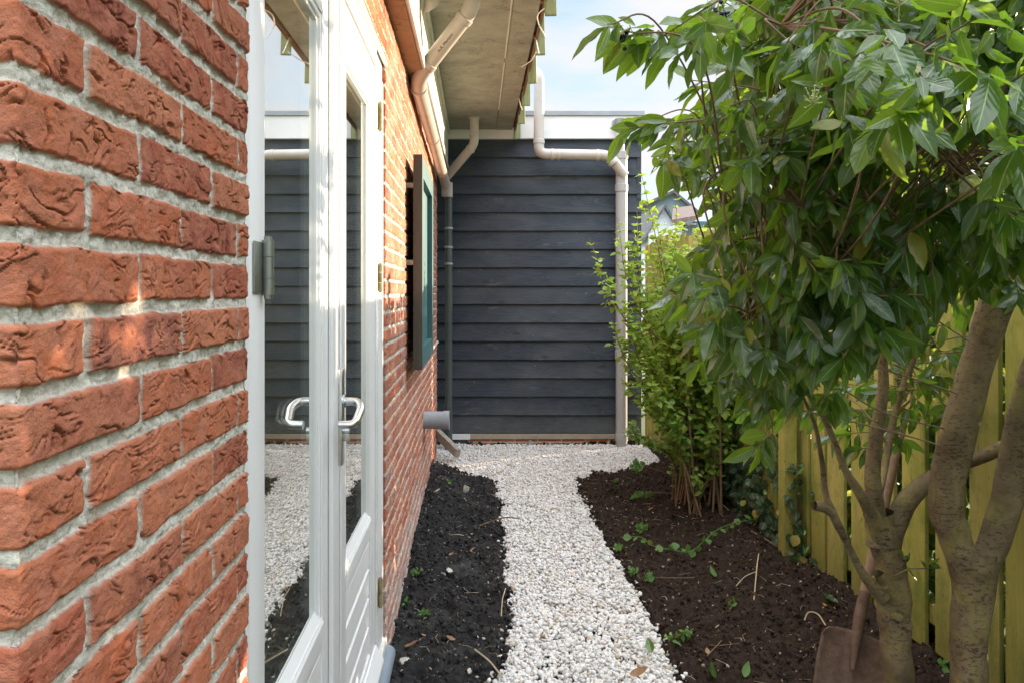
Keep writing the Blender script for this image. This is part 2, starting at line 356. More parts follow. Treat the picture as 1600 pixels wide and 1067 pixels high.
M = dict(
    brick=m_brick(), white=m_paint('white_gloss_paint', (.84, .85, .86), .3, (.66, .65, .60), .22, .03), cream=m_paint('weathered_white_paint', (.72, .72, .66), .5, (.42, .42, .33), .6),
    pvc=m_pvc('grey_pvc', (.40, .40, .40), (.32, .30, .28), .4), pvcw=m_pvc('pale_pvc', (.54, .51, .48), (.42, .35, .28), .5),
    pvcd=m_pvc('dark_green_pipe', (.06, .085, .08), (.12, .13, .12), .6), pvcb=m_pvc('blue_grey_pvc', (.36, .40, .44), (.24, .26, .27), .5),
    steel=m_metal('brushed_steel', (.75, .76, .77), .3), hinge=m_metal('dull_hinge_metal', (.34, .36, .33), .5), brass=m_metal('brass_hinge_metal', (.50, .42, .22), .5, (.22, .20, .12)),
    siding=m_siding(), fence=m_fencewood(), bark=m_bark(), pebble=m_pebble(), soil=m_soil(), glass=m_glass(),
    rust=m_metal('rusty_steel', (.20, .125, .085), .75, (.10, .06, .045)),
    shaft=m_wood('old_shaft_wood', (.17, .10, .06), (.30, .20, .13)),
    teal=m_paint('teal_paint', (.045, .13, .14), .45, (.13, .22, .22), .5), tdark=m_paint('dark_weathered_paint', (.055, .06, .05), .6, (.22, .17, .12), .55),
    slate=m_paint('lead_flashing', (.20, .25, .31), .45, (.32, .36, .40), .7),
    conc=m_concrete('stained_soffit_board', (.27, .265, .225), (.40, .385, .33), (.14, .13, .10)),
    brown=m_concrete('brown_soffit_board', (.28, .17, .095), (.38, .245, .15), (.16, .095, .055), 9),
    mossy=m_wood('mossy_green_board', (.16, .20, .07), (.34, .36, .20)), greyw=m_wood('grey_old_timber', (.27, .26, .22), (.46, .45, .40), (1, .12, 1)),
    sill=m_concrete('pale_sill', (.34, .29, .22), (.45, .39, .30), (.24, .20, .15)), dark=m_paint('flat_black', (.015, .013, .012), .7),
    copper=m_wood('brown_strip_wood', (.14, .07, .035), (.24, .13, .07)),
    roof=m_paint('roof_felt', (.10, .10, .10), .9), inner=m_paint('room_plaster', (.62, .60, .52), .9), floorm=m_paint('room_floor', (.22, .17, .12), .6),
)
def m_curtain():
    t = NT('beige_curtain'); t.set(Roughness=.95)
    c = t.mix(t.noise(400, 2, .5, sc=(1, 1, .2)), (.76, .67, .47), (.88, .80, .63)); t.col(c); tr = t.new('ShaderNodeBsdfTranslucent'); t.l.new(c, tr.inputs[0]); ms = t.new('ShaderNodeMixShader'); ms.inputs[0].default_value = .65
    t.l.new(t.b.outputs[0], ms.inputs[1]); t.l.new(tr.outputs[0], ms.inputs[2]); t.l.new(ms.outputs[0], t.out.inputs[0]); return t.m
M['curtain'] = m_curtain(); M['clod'] = m_soil(True)
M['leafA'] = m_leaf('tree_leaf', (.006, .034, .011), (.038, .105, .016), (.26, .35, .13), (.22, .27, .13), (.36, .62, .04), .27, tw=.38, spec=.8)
M['leafP'] = m_leaf('shrub_leaf', (.20, .33, .035), (.32, .44, .06), (.3, .4, .1), (.25, .33, .10), (.42, .58, .06), .5, False, tw=.45)
M['leafS'] = m_leaf('shrub_low_leaf', (.15, .29, .05), (.27, .42, .08), (.3, .4, .1), (.28, .38, .14), (.36, .56, .07), .45, False, tw=.38)
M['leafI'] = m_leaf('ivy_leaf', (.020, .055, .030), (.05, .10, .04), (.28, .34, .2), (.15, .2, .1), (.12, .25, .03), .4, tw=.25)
M['leafH'] = m_leaf('hedge_leaf', (.10, .14, .03), (.20, .22, .05), (.3, .3, .1), (.25, .28, .12), (.45, .50, .07), .6, False, tw=.45)
M['weed'] = m_leaf('weed_leaf', (.09, .22, .05), (.16, .30, .07), (.3, .4, .2), (.2, .3, .1), (.25, .45, .06), .6, False)
M['twigm'] = m_wood('brown_twig', (.14, .085, .05), (.26, .17, .10), (1, 1, 1))
M['straw'] = m_wood('pale_straw', (.40, .31, .19), (.58, .48, .33), (1, 1, 1))
M['dry'] = m_leaf('dry_leaf', (.26, .13, .06), (.40, .24, .13), (.4, .3, .2), (.3, .2, .1), (.3, .15, .04), .8, False, tw=.1)
M['yellow'] = m_leaf('yellow_leaf', (.62, .34, .03), (.70, .42, .04), (.6, .5, .2), (.5, .3, .05), (.6, .3, .03), .6, False, tw=.2)
M['stone'] = m_concrete('pale_rubble', (.50, .48, .42), (.66, .64, .58), (.30, .28, .23), 30)

# ---------------------------------------------------------------- ground, soil, gravel
v = np.array([(-900, -900, -.06), (900, -900, -.06), (900, 900, -.06), (-900, 900, -.06)])
t = NT('outer_ground_grass'); t.set(Roughness=1); t.col(t.mix(t.noise(.8, 6, .7), (.06, .09, .03), (.12, .12, .06)))
tag(npmesh('ground', v, [[0, 1, 2, 3]], t.m, smooth=False), 'flat grassy ground spreading out beyond the garden', 'ground', kind='structure')
pathL = [(2.0, 783), (2.6, 778)]
def edge(pxs): return [(G(px, py).y, G(px, py).x) for px, py in pxs]
Ledge = edge([(780, 1180), (783, 1067), (800, 1000), (796, 950), (795, 900), (790, 850), (788, 800), (780, 765), (762, 738), (735, 731)])
Redge = edge([(1090, 1180), (1055, 1067), (1030, 1000), (1005, 950), (978, 900), (945, 850), (918, 800), (900, 765), (892, 740), (950, 727)])
LY, LX = np.array([p[0] for p in Ledge]), np.array([p[1] for p in Ledge]); RY, RX = np.array([p[0] for p in Redge]), np.array([p[1] for p in Redge])
YT = 5.95
def in_path(x, y, grow=0.0):
    wob = .025*pn(x*3+5, y*6, 3)+.012*pn(x*9, y*22, 5)
    a = (x > np.interp(y, LY, LX)-grow+wob) & (x < np.interp(y, RY, RX)+grow+wob) & (y < YT+.4)
    lo = np.interp(x, [-.4, -.1, .1, .7, 1.0, 1.6], [6.10, 5.98, 5.85, 5.85, 6.02, 6.32])-grow*1.5+wob
    b = (y > lo) & (y < 7.14) & (x > -.37) & (x < 1.55)
    return a | b
xs = np.arange(-.42, 2.05, .0085); ys = np.concatenate([np.arange(-1.2, 2.3, .05), np.arange(2.3, 7.2, .0085)])
XX, YY = np.meshgrid(xs, ys)
def soil_h(x, y):
    b = fbm(x*7, y*7, 6, 11, .62)*.026 + fbm(x*45, y*45, 3, 31, .6)*.0045
    cl = np.maximum(0, fbm(x*22, y*22, 3, 55)-.15)*.03
    left = sst(.05, -.30, x)*.07*sst(3.0, 5, y)
    right = sst(.9, 1.7, x)*.05*sst(2.3, 4.5, y)
    return gz(x, y)+b+cl+.012+left+right
ZZ = soil_h(XX, YY)
ip = in_path(XX, YY, .03)
ZZ = np.where(ip, gz(XX, YY)-.018+fbm(XX*8, YY*8, 2, 4)*.006, ZZ)
nx, ny = len(xs), len(ys); idx = np.arange(nx*ny).reshape(ny, nx)
Fq = np.stack([idx[:-1, :-1], idx[:-1, 1:], idx[1:, 1:], idx[1:, :-1]], -1).reshape(-1, 4)
tag(npmesh('soil', np.stack([XX, YY, ZZ], -1).reshape(-1, 3), Fq, M['soil']), 'dark crumbly bare soil of the two planting beds', 'soil', kind='structure')
def ico(sub):
    bm = bmesh.new(); bmesh.ops.create_icosphere(bm, subdivisions=sub, radius=1)
    V = np.array([v.co[:] for v in bm.verts]); Fc = np.array([[v.index for v in f.verts] for f in bm.faces]); bm.free(); return V, Fc
def scatter(name, pts, size, flat, sub, mat, rough_, nvar=10, tilt=.5, parent=None):
    V0, F0 = ico(sub); n = len(pts); m = len(V0)
    out = np.empty((n, m, 3), np.float32)
    vars_ = []
    for k in range(nvar):
        a = rng.normal(0, 1, (5, 3)); d = 1+rough_*sum(np.sin(V0@a[i]*(1.2+.7*i)+i*k)/(1+.6*i) for i in range(5))
        vars_.append(V0*d[:, None])
    vi = rng.integers(0, nvar, n); sz = size[0]+(size[1]-size[0])*rng.random(n)**1.6
    asp = np.stack([np.ones(n), rng.uniform(.62, .95, n), rng.uniform(flat[0], flat[1], n)], 1)
    az = rng.uniform(0, 2*PI, n); ti = rng.normal(0, tilt, n); tj = rng.normal(0, tilt, n)
    ca, sa = np.cos(az), np.sin(az); ct, st = np.cos(ti), np.sin(ti); cu, su = np.cos(tj), np.sin(tj)
    for k in range(nvar):
        ii = np.where(vi == k)[0]
        if not len(ii): continue
        v = vars_[k][None]*asp[ii][:, None, :]*sz[ii][:, None, None]
        x, y, z = v[..., 0], v[..., 1], v[..., 2]
        y, z = y*ct[ii][:, None]-z*st[ii][:, None], y*st[ii][:, None]+z*ct[ii][:, None]
        x, z = x*cu[ii][:, None]-z*su[ii][:, None], x*su[ii][:, None]+z*cu[ii][:, None]
        x, y = x*ca[ii][:, None]-y*sa[ii][:, None], x*sa[ii][:, None]+y*ca[ii][:, None]
        out[ii] = np.stack([x, y, z], -1)+pts[ii][:, None, :]
    Fc = (F0[None]+(np.arange(n)*m)[:, None, None]).reshape(-1, 3)
    return npmesh(name, out.reshape(-1, 3), Fc, mat, parent)
def jgrid(x0, x1, y0, y1, s):
    x, y = np.meshgrid(np.arange(x0, x1, s), np.arange(y0, y1, s)); x = x.ravel()+rng.uniform(-s*.48, s*.48, x.size); y = y.ravel()+rng.uniform(-s*.48, s*.48, y.size); return x, y
x, y = jgrid(-.38, 1.56, 2.45, 7.12, .0138); k = in_path(x, y, .012); x, y = x[k], y[k]
z = gz(x, y)+rng.uniform(-.003, .004, len(x))+fbm(x*6, y*6, 2, 9)*.006
x2, y2 = jgrid(-.38, 1.56, 2.45, 7.12, .0205); k = in_path(x2, y2, -.004); x2, y2 = x2[k], y2[k]; k = (fbm(x2*5, y2*5, 3, 66) > -.35); x2, y2 = x2[k], y2[k]
z2 = gz(x2, y2)+rng.uniform(.009, .015, len(x2))+fbm(x2*6, y2*6, 2, 9)*.006
x3, y3 = jgrid(-.38, 1.56, 2.45, 7.12, .03); k = in_path(x3, y3, .05) & ~in_path(x3, y3, 0) & (rng.random(len(x3)) < .35); x3, y3 = x3[k], y3[k]
z3 = soil_h(x3, y3)*.5+gz(x3, y3)*.5+.006
x4 = rng.uniform(.2, 1.5, 160); y4 = rng.uniform(2.6, 6.6, 160); z4 = soil_h(x4, y4)+.002; k = (~in_path(x4, y4, .05)) & (rng.random(160) < .35); x4, y4, z4 = x4[k], y4[k], z4[k]
pts = np.stack([np.concatenate([x, x2, x3]), np.concatenate([y, y2, y3]), np.concatenate([z, z2, z3])], 1)
tag(scatter('gravel', pts, (.0062, .0145), (.45, .8), 2, M['pebble'], .13, tilt=.45), 'white rounded pebbles laid as a garden path widening before the boarded wall', 'gravel', kind='stuff')
x, y = jgrid(-.36, 1.85, 2.4, 7.1, .021); k = ~in_path(x, y, .005); x, y = x[k], y[k]; k = fbm(x*9, y*9, 3, 44) > -.25; x, y = x[k], y[k]
tag(scatter('soil_clods', np.stack([x, y, soil_h(x, y)+.001], 1), (.003, .015), (.6, .95), 1, M['clod'], .32, tilt=1.2), 'crumbs and clods of dark soil lying on the beds', 'soil', kind='stuff')

x, y = jgrid(-.34, 1.8, 2.5, 7.1, .05); ii_ = in_path(x, y, .0); k = rng.random(len(x)) < np.where(ii_, .10, .5); x, y, ii_ = x[k], y[k], ii_[k]
LIT = NT('litter_scraps'); LIT.set(Roughness=.9); LIT.col(LIT.ramp(LIT.island(), [(0, (.42, .34, .24)), (.3, (.20, .12, .07)), (.6, (.50, .47, .42)), (.8, (.30, .20, .12)), (1, (.60, .55, .45))]))
tag(scatter('soil_litter', np.stack([x, y, np.where(ii_, gz(x, y)+.016, soil_h(x, y)+.006)], 1), (.002, .009), (.15, .5), 1, LIT.m, .25, tilt=.8), 'tiny pale and brown scraps of bark and grit strewn over the soil', 'litter', kind='stuff')
xf, yf = jgrid(-.34, 1.8, 2.5, 7.1, .085); k = ~in_path(xf, yf, .0) & (rng.random(len(xf)) < .4); xf, yf = xf[k], yf[k]; mbf = MB()
for a_, b_ in zip(xf, yf):
    an_ = rng.uniform(0, 2*PI); L_ = rng.uniform(.01, .04); z_ = float(soil_h(np.array([a_]), np.array([b_]))[0]); dx_, dy_ = math.cos(an_)*L_, math.sin(an_)*L_
    mbf.tube([(a_-dx_, b_-dy_, z_+.006), (a_+dy_*.3, b_-dx_*.3, z_+.012), (a_+dx_, b_+dy_, z_+.006)], .0009, 4, False)
tag(mbf.build('soil_fibres', LIT.m), 'fine straw fibres and rootlets scattered over the soil', 'fibres', kind='stuff')

# ---------------------------------------------------------------- brick walls (relief computed per brick)
CH = .0625; Z0 = 1.495
def brick_relief(s, z, JA, JB, seed, detail=True):
    """s along the unrolled wall, z up -> height over the mortar plane, brick mask, tint, wear"""
    z_ = z+.0022*pn(s*9, z*2, seed+1)+.0012*pn(s*40, z*40, seed+2); s_ = s+.0025*pn(s*14, z*30, seed+3)
    row = np.floor((z_-Z0)/CH).astype(int); zc = (z_-Z0)-(row+.5)*CH; par = row % 2 == 0
    JA = np.array(JA); JB = np.array(JB)
    ia = np.searchsorted(JA, s_); ib = np.searchsorted(JB, s_)
    def loc(J, i):
        lo = J[np.clip(i-1, 0, len(J)-1)]; hi = J[np.clip(i, 0, len(J)-1)]; return lo, hi
    la, ha = loc(JA, ia); lb, hb = loc(JB, ib)
    lo = np.where(par, la, lb); hi = np.where(par, ha, hb); bi = np.where(par, ia, ib)
    bid = row*53+bi*7+seed*101
    rnd = (_perm[bid & 4095]/4096.0); rnd2 = (_perm[(bid*3+77) & 4095]/4096.0)
    mort = .0060
    d = np.minimum(np.minimum(s_-lo, hi-s_)-mort, CH/2-np.abs(zc+.0016*(rnd2-.5))-mort-.0004)
    d = d+.0014*pn(s*45, z*45, seed+5)+.0006*pn(s*120, z*120, seed+6)
    mask = sst(-.0006, .0012, d); edge_ = sst(-.001, .004, d)
    # folds
    sy = seed+bid
    wx = s*7+1.3*pn(s*11, z*14, sy+3); wy = z*38+1.5*pn(s*10, z*18, sy+4)+.5*pn(s*34, z*40, sy+5)
    n1 = pn(wx, wy, sy)+.12*pn(s*45, z*90, sy+9)
    n2 = pn(wx*2.1+3, wy*1.6+7, sy+21)+.12*pn(s*70, z*120, sy+29)
    gate1 = sst(-.1, .25, pn(s*16, z*30, sy+40)); gate2 = sst(.0, .3, pn(s*22, z*40, sy+50))
    f1 = np.exp(-(n1/.062)**2)*(n1 > 0)+np.exp(-(n1/.022)**2)*(n1 <= 0)   # one-sided crease
    f2 = np.exp(-(n2/.075)**2)*(n2 > 0)+np.exp(-(n2/.03)**2)*(n2 <= 0)
    h = .0013*np.tanh(n1*5)*gate1+.0006*np.tanh(n2*4)*gate2-(.0058*f1*gate1+.0042*f2*gate2)
    h = h+.0010*fbm(s*60, z*60, 3, seed+70)+.0005*fbm(s*260, z*260, 2, seed+75)+(rnd-.5)*.0035
    mh = -.0058+.0030*fbm(s*40, z*40, 4, seed+80, .6)+.004*pn(s*9, z*14, seed+81)
    H = mh*(1-mask)+(h-.0035*(1-edge_))*mask
    tint = np.clip(rnd+.10*fbm(s*18, z*18, 3, seed+90), 0, 1)
    crease_shade = np.clip(f1*gate1*.8+f2*gate2*.6, 0, 1)*mask
    return H, mask, tint, crease_shade
def wall_strip(path, svals, zvals, JA, JB, seed, amp=1.0, salt=None):
    """path: list of (s, (x,y), (nx,ny)) knots; piecewise mapping of s to plan position with rounded corner normals"""
    ks = np.array([p[0] for p in path]); kx = np.array([p[1][0] for p in path]); ky = np.array([p[1][1] for p in path])
    nxs = np.array([p[2][0] for p in path]); nys = np.array([p[2][1] for p in path])
    Sg, Zg = np.meshgrid(svals, zvals)
    H, mask, tint, crease_shade = brick_relief(Sg, Zg, JA, JB, seed); H = H*amp
    px = np.interp(Sg, ks, kx); py = np.interp(Sg, ks, ky); nx_ = np.interp(Sg, ks, nxs); ny_ = np.interp(Sg, ks, nys)
    l = np.sqrt(nx_**2+ny_**2); px = px+H*nx_/l; py = py+H*ny_/l
    V = np.stack([px, py, Zg], -1).reshape(-1, 3); ny, nx = Sg.shape; idx = np.arange(nx*ny).reshape(ny, nx)
    Fq = np.stack([idx[:-1, :-1], idx[:-1, 1:], idx[1:, 1:], idx[1:, :-1]], -1).reshape(-1, 4)
    sl = np.zeros_like(Sg) if salt is None else salt(Sg, Zg)
    return V, Fq, dict(mask=mask.ravel(), tint=tint.ravel(), crease_shade=crease_shade.ravel(), salt=sl.ravel())
WX = -.35
house = empty('brick_house', (WX, 3.0, 0)); tag(house, 'red brick house wall with rough bricks along the left of the path', 'house')
c = .588; e = 1.18; r_ = .004
pathN = [(c-.62, (WX-.62, c), (0, -1)), (c-r_, (WX-r_, c), (0, -1)), (c, (WX-.0012, c+.0012), (.7, -.7)), (c+r_, (WX, c+r_), (1, 0)), (e-.003, (WX, e-.003), (1, 0)), (e, (WX-.001, e-.001), (.7, .7)), (e+.003, (WX-.003, e), (0, 1)), (e+.05, (WX-.05, e), (0, 1))]
JA = [c-.215-.22*k for k in range(4, -1, -1)]+[.695, .917, 1.132, 1.35]; JB = [c-.105-.22*k for k in range(4, -1, -1)]+[.803, 1.024, 1.29]
sv = np.concatenate([np.arange(c-.62, c-.06, .006), np.arange(c-.06, e+.02, .0016), np.arange(e+.02, e+.05, .01), [e+.05]])
zv = np.concatenate([np.arange(-.1, .72, .006), np.arange(.72, 2.02, .0014), np.arange(2.02, 2.56, .006)])
V, Fq, at = wall_strip(pathN, sv, zv, JA, JB, 2)
npmesh('wall', V, Fq, M['brick'], house, attrs=at)
b0 = 2.958; b1 = 6.77
pathF = [(b0-.08, (WX-.08, b0), (0, -1)), (b0-.003, (WX-.003, b0), (0, -1)), (b0, (WX-.001, b0+.001), (.7, -.7)), (b0+.003, (WX, b0+.003), (1, 0)), (b1-.003, (WX, b1-.003), (1, 0)), (b1, (WX-.001, b1-.001), (.7, .7)), (b1+.003, (WX-.003, b1), (0, 1)), (b1+.4, (WX-.4, b1), (0, 1))]
JA = [b0-.4, b0+.107]+[b0+.107+.22*k for k in range(1, 21)]; JB = [b0-.4, b0+.215]+[b0+.215+.22*k for k in range(1, 21)]
sv = np.concatenate([np.arange(b0-.08, b0+.06, .003), np.arange(b0+.06, b1-.02, .008), np.arange(b1-.02, b1+.02, .004), np.arange(b1+.03, b1+.4, .02)])
zv = np.arange(-.1, 2.56, .0037)
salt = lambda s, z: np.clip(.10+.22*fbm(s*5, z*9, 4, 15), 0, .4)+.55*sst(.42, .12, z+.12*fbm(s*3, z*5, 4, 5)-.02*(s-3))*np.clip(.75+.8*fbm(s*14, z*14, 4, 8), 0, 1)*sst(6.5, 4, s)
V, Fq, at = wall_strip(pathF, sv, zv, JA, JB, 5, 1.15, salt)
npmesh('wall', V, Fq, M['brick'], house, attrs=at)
pathT = [(e-.003, (WX, e-.003), (1, 0)), (b0+.003, (WX, b0+.003), (1, 0))]
V, Fq, at = wall_strip(pathT, np.arange(e-.003, b0+.006, .004), np.arange(2.338, 2.56, .003), [e-.5]+[e-.05+.22*k for k in range(0, 12)], [e-.5]+[e+.06+.22*k for k in range(0, 12)], 8)
npmesh('wall', V, Fq, M['brick'], house, attrs=at)
# body behind the skin: inner leaf walls, floor, ceiling, room
mb = MB(); mb.box((-4.2, .62, -.05), (-.42, .74, 2.55)); mb.box((-.52, .74, -.05), (-.42, 1.17, 2.55)); mb.box((-.52, 2.975, -.05), (-.42, 6.7, 2.55)); mb.box((-4.2, 6.62, -.05), (-.52, 6.74, 2.55)); mb.box((-4.2, .74, -.05), (-4.08, 6.62, .2)); mb.box((-4.2, .74, 2.5), (-4.08, 6.62, 2.55)); mb.box((-.52, 1.17, 2.36), (-.42, 2.975, 2.55))  # back wall left open, an added opening that lets sky light fill the room
mb.build('inner_wall', M['inner'], house)
MB().box((-4.0, .75, .02), (-.53, 6.6, .12)).build('room_floor', M['floorm'], house)
MB().box((-4.2, .60, 2.56), (WX-.012, 6.74, 2.72)).build('ceiling', M['inner'], house)
# soffits, fascia, canopy
CY0 = 2.05; CY1 = 7.10; SX0 = -.27; SX1 = .328; SZ = 2.947
mb = MB(); mb.box((WX-.011, .59, 2.556), (-.276, CY1, 2.574)).build('eave_soffit', M['brown'], house)
mb = MB()
for a, b in ((.6, 2.18), (2.184, 4.05), (4.054, 5.6), (5.604, CY1)): mb.box((-.29, a, 2.565), (-.266, b, 2.96), .002)
mb.build('fascia', M['cream'], house)
MB().box((-.266, 0.6, 2.553), (-.256, CY1-.02, 2.60), .002).box((-.2655, 0.6, 2.90), (-.250, CY1-.02, 2.944), .002).build('trim', M['cream'], house)
mb = MB()
mid = .18
for a, b in ((CY0, 3.35), (3.353, 4.83), (4.833, 5.93), (5.933, CY1)):
    mb.box((SX0+.002, a, SZ), (mid-.0015, b, SZ+.012)); 
for a, b in ((CY0, 3.0), (3.003, 5.05), (5.053, CY1)): mb.box((mid+.0015, a, SZ-.004), (SX1, b, SZ+.010))
canopy_s = mb.build('canopy_soffit', M['conc'], house)
MB().box((mid-.004, CY0, SZ-.009), (mid+.004, 4.9, SZ-.004)).box((mid-.004, 5.0, SZ-.009), (mid+.004, 6.3, SZ-.004)).build('joint_strip', M['cream'], house)
MB().box((SX1+.001, CY0, SZ+.03), (SX1+.028, CY1-.05, SZ+.05)).build('gap_shade_strip', M['dark'], house)  # black strip standing in for the shade inside the soffit slot
MB().box((SX1+.018, CY0, SZ-.022), (SX1+.030, CY1-.02, SZ+.06)).build('edge_strip', M['copper'], house)
for k_ in range(9): MB().box((SX1+.001, 2.3+.55*k_, SZ-.006), (SX1+.0175, 2.33+.55*k_, SZ+.02)).build('bracket', M['copper'], house)
MB().box((SX0-4.0, .3, 2.965), (SX1+.016, CY1, 3.16)).build('roof', M['roof'], house)
for k_, Yb in enumerate((2.05, 2.67, 3.28, 3.90, 4.55, 5.17, 5.79, 6.41, 7.06)):
    mb = MB(); tw_ = random.uniform(-.03, .03)
    Mx = Matrix.Rotation(tw_, 3, 'Y') @ Matrix.Rotation(random.uniform(-.25, .25), 3, 'Z')
    mb.obox((.371, Yb, 2.85+.165), (.060, .024, .33), Mx, .004)
    mb.build('edge_board', M['mossy'], house)
# loose pale cables at the canopy edge
for pts_, nm in (([P(853, 12, 3.95), P(838, 24, 4.05), P(842, 40, 4.15), P(848, 50, 4.15), P(853, 60, 4.1)], 'cable'), ([P(836, 45, 4.55), P(838, 66, 4.5), P(842, 84, 4.4)], 'cable'), ([P(838, 82, 4.5), P(830, 96, 4.8), P(815, 105, 5.1)], 'cable'), ([P(811, 155, 5.9), P(813, 165, 6.0), P(816, 172, 6.1)], 'cable')):
    mb = MB(); mb.tube(bend(pts_, .05, 5), .0035, 6); o = mb.build(nm, M['white'], house, True)

# ---------------------------------------------------------------- French doors
DX = WX-.012          # face of the leaves
fr = MB(); 
fr.box((WX-.10, e+.001, .10), (WX-.009, e+.035, 2.34), .003); fr.box((WX-.10, 2.735, .10), (WX-.014, b0-.012, 2.34), .003)
fr.box((WX-.10, e+.035, 2.25), (WX-.006, 2.735, 2.338), .004); fr.box((WX-.0058, e-.0, 2.315), (WX+.004, b0+.01, 2.337), .002)
fr.box((WX-.018, 2.728, .11), (WX-.0055, 2.742, 2.245), .002); fr.box((WX-.014, 2.80, .11), (WX-.0085, 2.94, 2.245), .002)
fr.build('door_frame', M['white'], house, True, 30)
def leaf(y0, y1, g0, g1, z0, z1, gz0, gz1):
    root = MB()
    root.box((DX-.045, y0, z0), (DX, g0-.012, z1), .003)
    root.box((DX-.045, g1+.012, z0), (DX, y1, z1), .003)
    root.box((DX-.045, g0-.012, gz1+.012), (DX, g1+.012, z1), .002)
    root.box((DX-.045, g0-.012, z0), (DX, g1+.012, z0+.085), .002)
    root.box((DX-.045, g0-.012, gz0-.085), (DX, g1+.012, gz0-.012), .002)
    d = root.build('door', M['white'], house, True, 30)
    # beads round the glass (stepped)
    b = MB()
    for (w, dx) in ((.010, -.003), (.019, -.009)):
        k = .012-w
        b.box((DX-.040, g0-.012, gz0-.012), (DX+dx, g0+w-.012+.003, gz1+.012), .002)
        b.box((DX-.040, g1+.012-w-.003, gz0-.012), (DX+dx, g1+.012, gz1+.012), .002)
        b.box((DX-.0395, g0-.010, gz1+.012-w-.003), (DX+dx-.0005, g1+.010, gz1+.012), .002)
    b.build('glazing_bead', M['white'], d, True, 30)
    s = MB()   # sloping bottom bead
    s.poly([(DX-.0155, g0-.0115, gz0+.010), (DX+.004, g0-.0115, gz0-.022), (DX+.004, g0-.0115, gz0-.034), (DX-.0155, g0-.0115, gz0-.034)], (0, g1-g0+.022, 0))
    s.build('sill_bead', M['white'], d)
    MB().box((DX-.022, g0-.004, gz0-.004), (DX-.016, g1+.004, gz1+.004)).build('pane', M['glass'], d)
    # lower panel of horizontal boards with v-grooves
    p = MB(); zt = gz0-.087; zb = z0+.087; n = max(1, round((zt-zb)/.092)); h = (zt-zb)/n
    for i in range(n):
        za = zb+i*h; x0 = DX-.036; xo = DX-.004
        p.poly([(x0, g0-.011, za+.0005), (xo-.009, g0-.011, za+.0005), (xo, g0-.011, za+.010), (xo, g0-.011, za+h-.009), (xo-.009, g0-.011, za+h-.0005), (x0, g0-.011, za+h-.0005)], (0, g1-g0+.022, 0))
    p.build('panel', M['white'], d)
    return d
L1 = leaf(1.218, 1.888, 1.322, 1.790, .135, 2.243, .70, 2.09)
L2 = leaf(1.893, 2.725, 2.140, 2.600, .135, 2.243, .70, 2.09)
MB().box((DX+.0005, 1.872, .15), (DX+.0125, 1.925, 2.238), .003).build('astragal', M['white'], L2, True)
MB().box((DX+.0005, 2.02, .15), (DX+.006, 2.035, 2.238), .002).build('groove_strip', M['white'], L2, True)
MB().poly([(DX+.0005, 1.895, .20), (DX+.006, 1.895, .20), (DX+.032, 1.895, .150), (DX+.032, 1.895, .138), (DX+.0005, 1.895, .138)], (0, .828, 0)).build('weather_bar', M['white'], L2)
MB().poly([(DX+.0005, 1.22, .20), (DX+.006, 1.22, .20), (DX+.032, 1.22, .150), (DX+.032, 1.22, .138), (DX+.0005, 1.22, .138)], (0, .66, 0)).build('weather_bar', M['white'], L1)
MB().box((WX-.10, e+.002, .02), (WX+.006, b0-.012, .128), .004).build('threshold', M['cream'], house)
mb = MB(); mb.tube([(WX+.010, e+.02, .075), (WX+.010, 1.9, .078), (WX+.012, 2.4, .070), (WX+.010, b0-.03, .076)], .031, 14); mb.box((WX-.02, e+.02, -.03), (WX+.030, b0-.03, .06), .01)
mb.build('lead_flashing', M['slate'], house, True)
# handle with plate on the second leaf
px0 = DX+.0128
MB().box((px0, 1.932, 1.012), (px0+.010, 1.972, 1.256), .003).build('handle_plate', M['steel'], L2, True)
hp = [(px0+.008, 1.965, 1.172), (px0+.050, 1.965, 1.172), (px0+.060, 1.94, 1.166), (px0+.052, 1.862, 1.135), (px0+.020, 1.855, 1.132)]
hp = [(px0+.006, 1.958, 1.172), (px0+.046, 1.958, 1.172), (px0+.060, 1.925, 1.160), (px0+.052, 1.865, 1.128), (px0+.014, 1.862, 1.128)]
mb = MB(); mb.tube(bend(hp, .016, 6), .0105, 16); mb.tube([(px0+.009, 1.958, 1.172), (px0+.014, 1.958, 1.172)], .017, 20)
mb.build('handle', M['steel'], L2, True, 50)
mb = MB(); mb.tube([(px0+.009, 1.953, 1.098), (px0+.026, 1.953, 1.098)], .0085, 16); mb.box((px0+.009, 1.949, 1.072), (px0+.026, 1.957, 1.098), .001)
mb.build('lock_cylinder', M['steel'], L2, True, 40)
MB().box((DX+.0130, 1.885, .355), (DX+.022, 1.905, .405), .002).build('latch', M['hinge'], L2)
def hinge(y, z, h, w, mat, parent, r=.008):
    mb = MB(); mb.box((DX+.001, y-w, z-h/2+.004), (DX+.0045, y+w*.7, z+h/2-.004), .001)
    for a, b in ((0, .30), (.31, .69), (.70, 1)): mb.tube([(DX+.012, y, z-h/2+h*a), (DX+.012, y, z-h/2+h*b)], r, 14)
    mb.tube([(DX+.012, y, z-h/2-.006), (DX+.012, y, z-h/2)], r*.7, 10); mb.tube([(DX+.012, y, z+h/2), (DX+.012, y, z+h/2+.006)], r*.7, 10)
    return mb.build('hinge', mat, parent, True, 40)
hinge(1.288, 1.490, .092, .05, M['hinge'], L1, .010)
for zc_ in (1.45+263*2.9/1200, 1.45+21*2.9/1200, 1.45-459*2.85/1200): hinge(2.79, zc_, .098, .035, M['brass'], L2, .009)
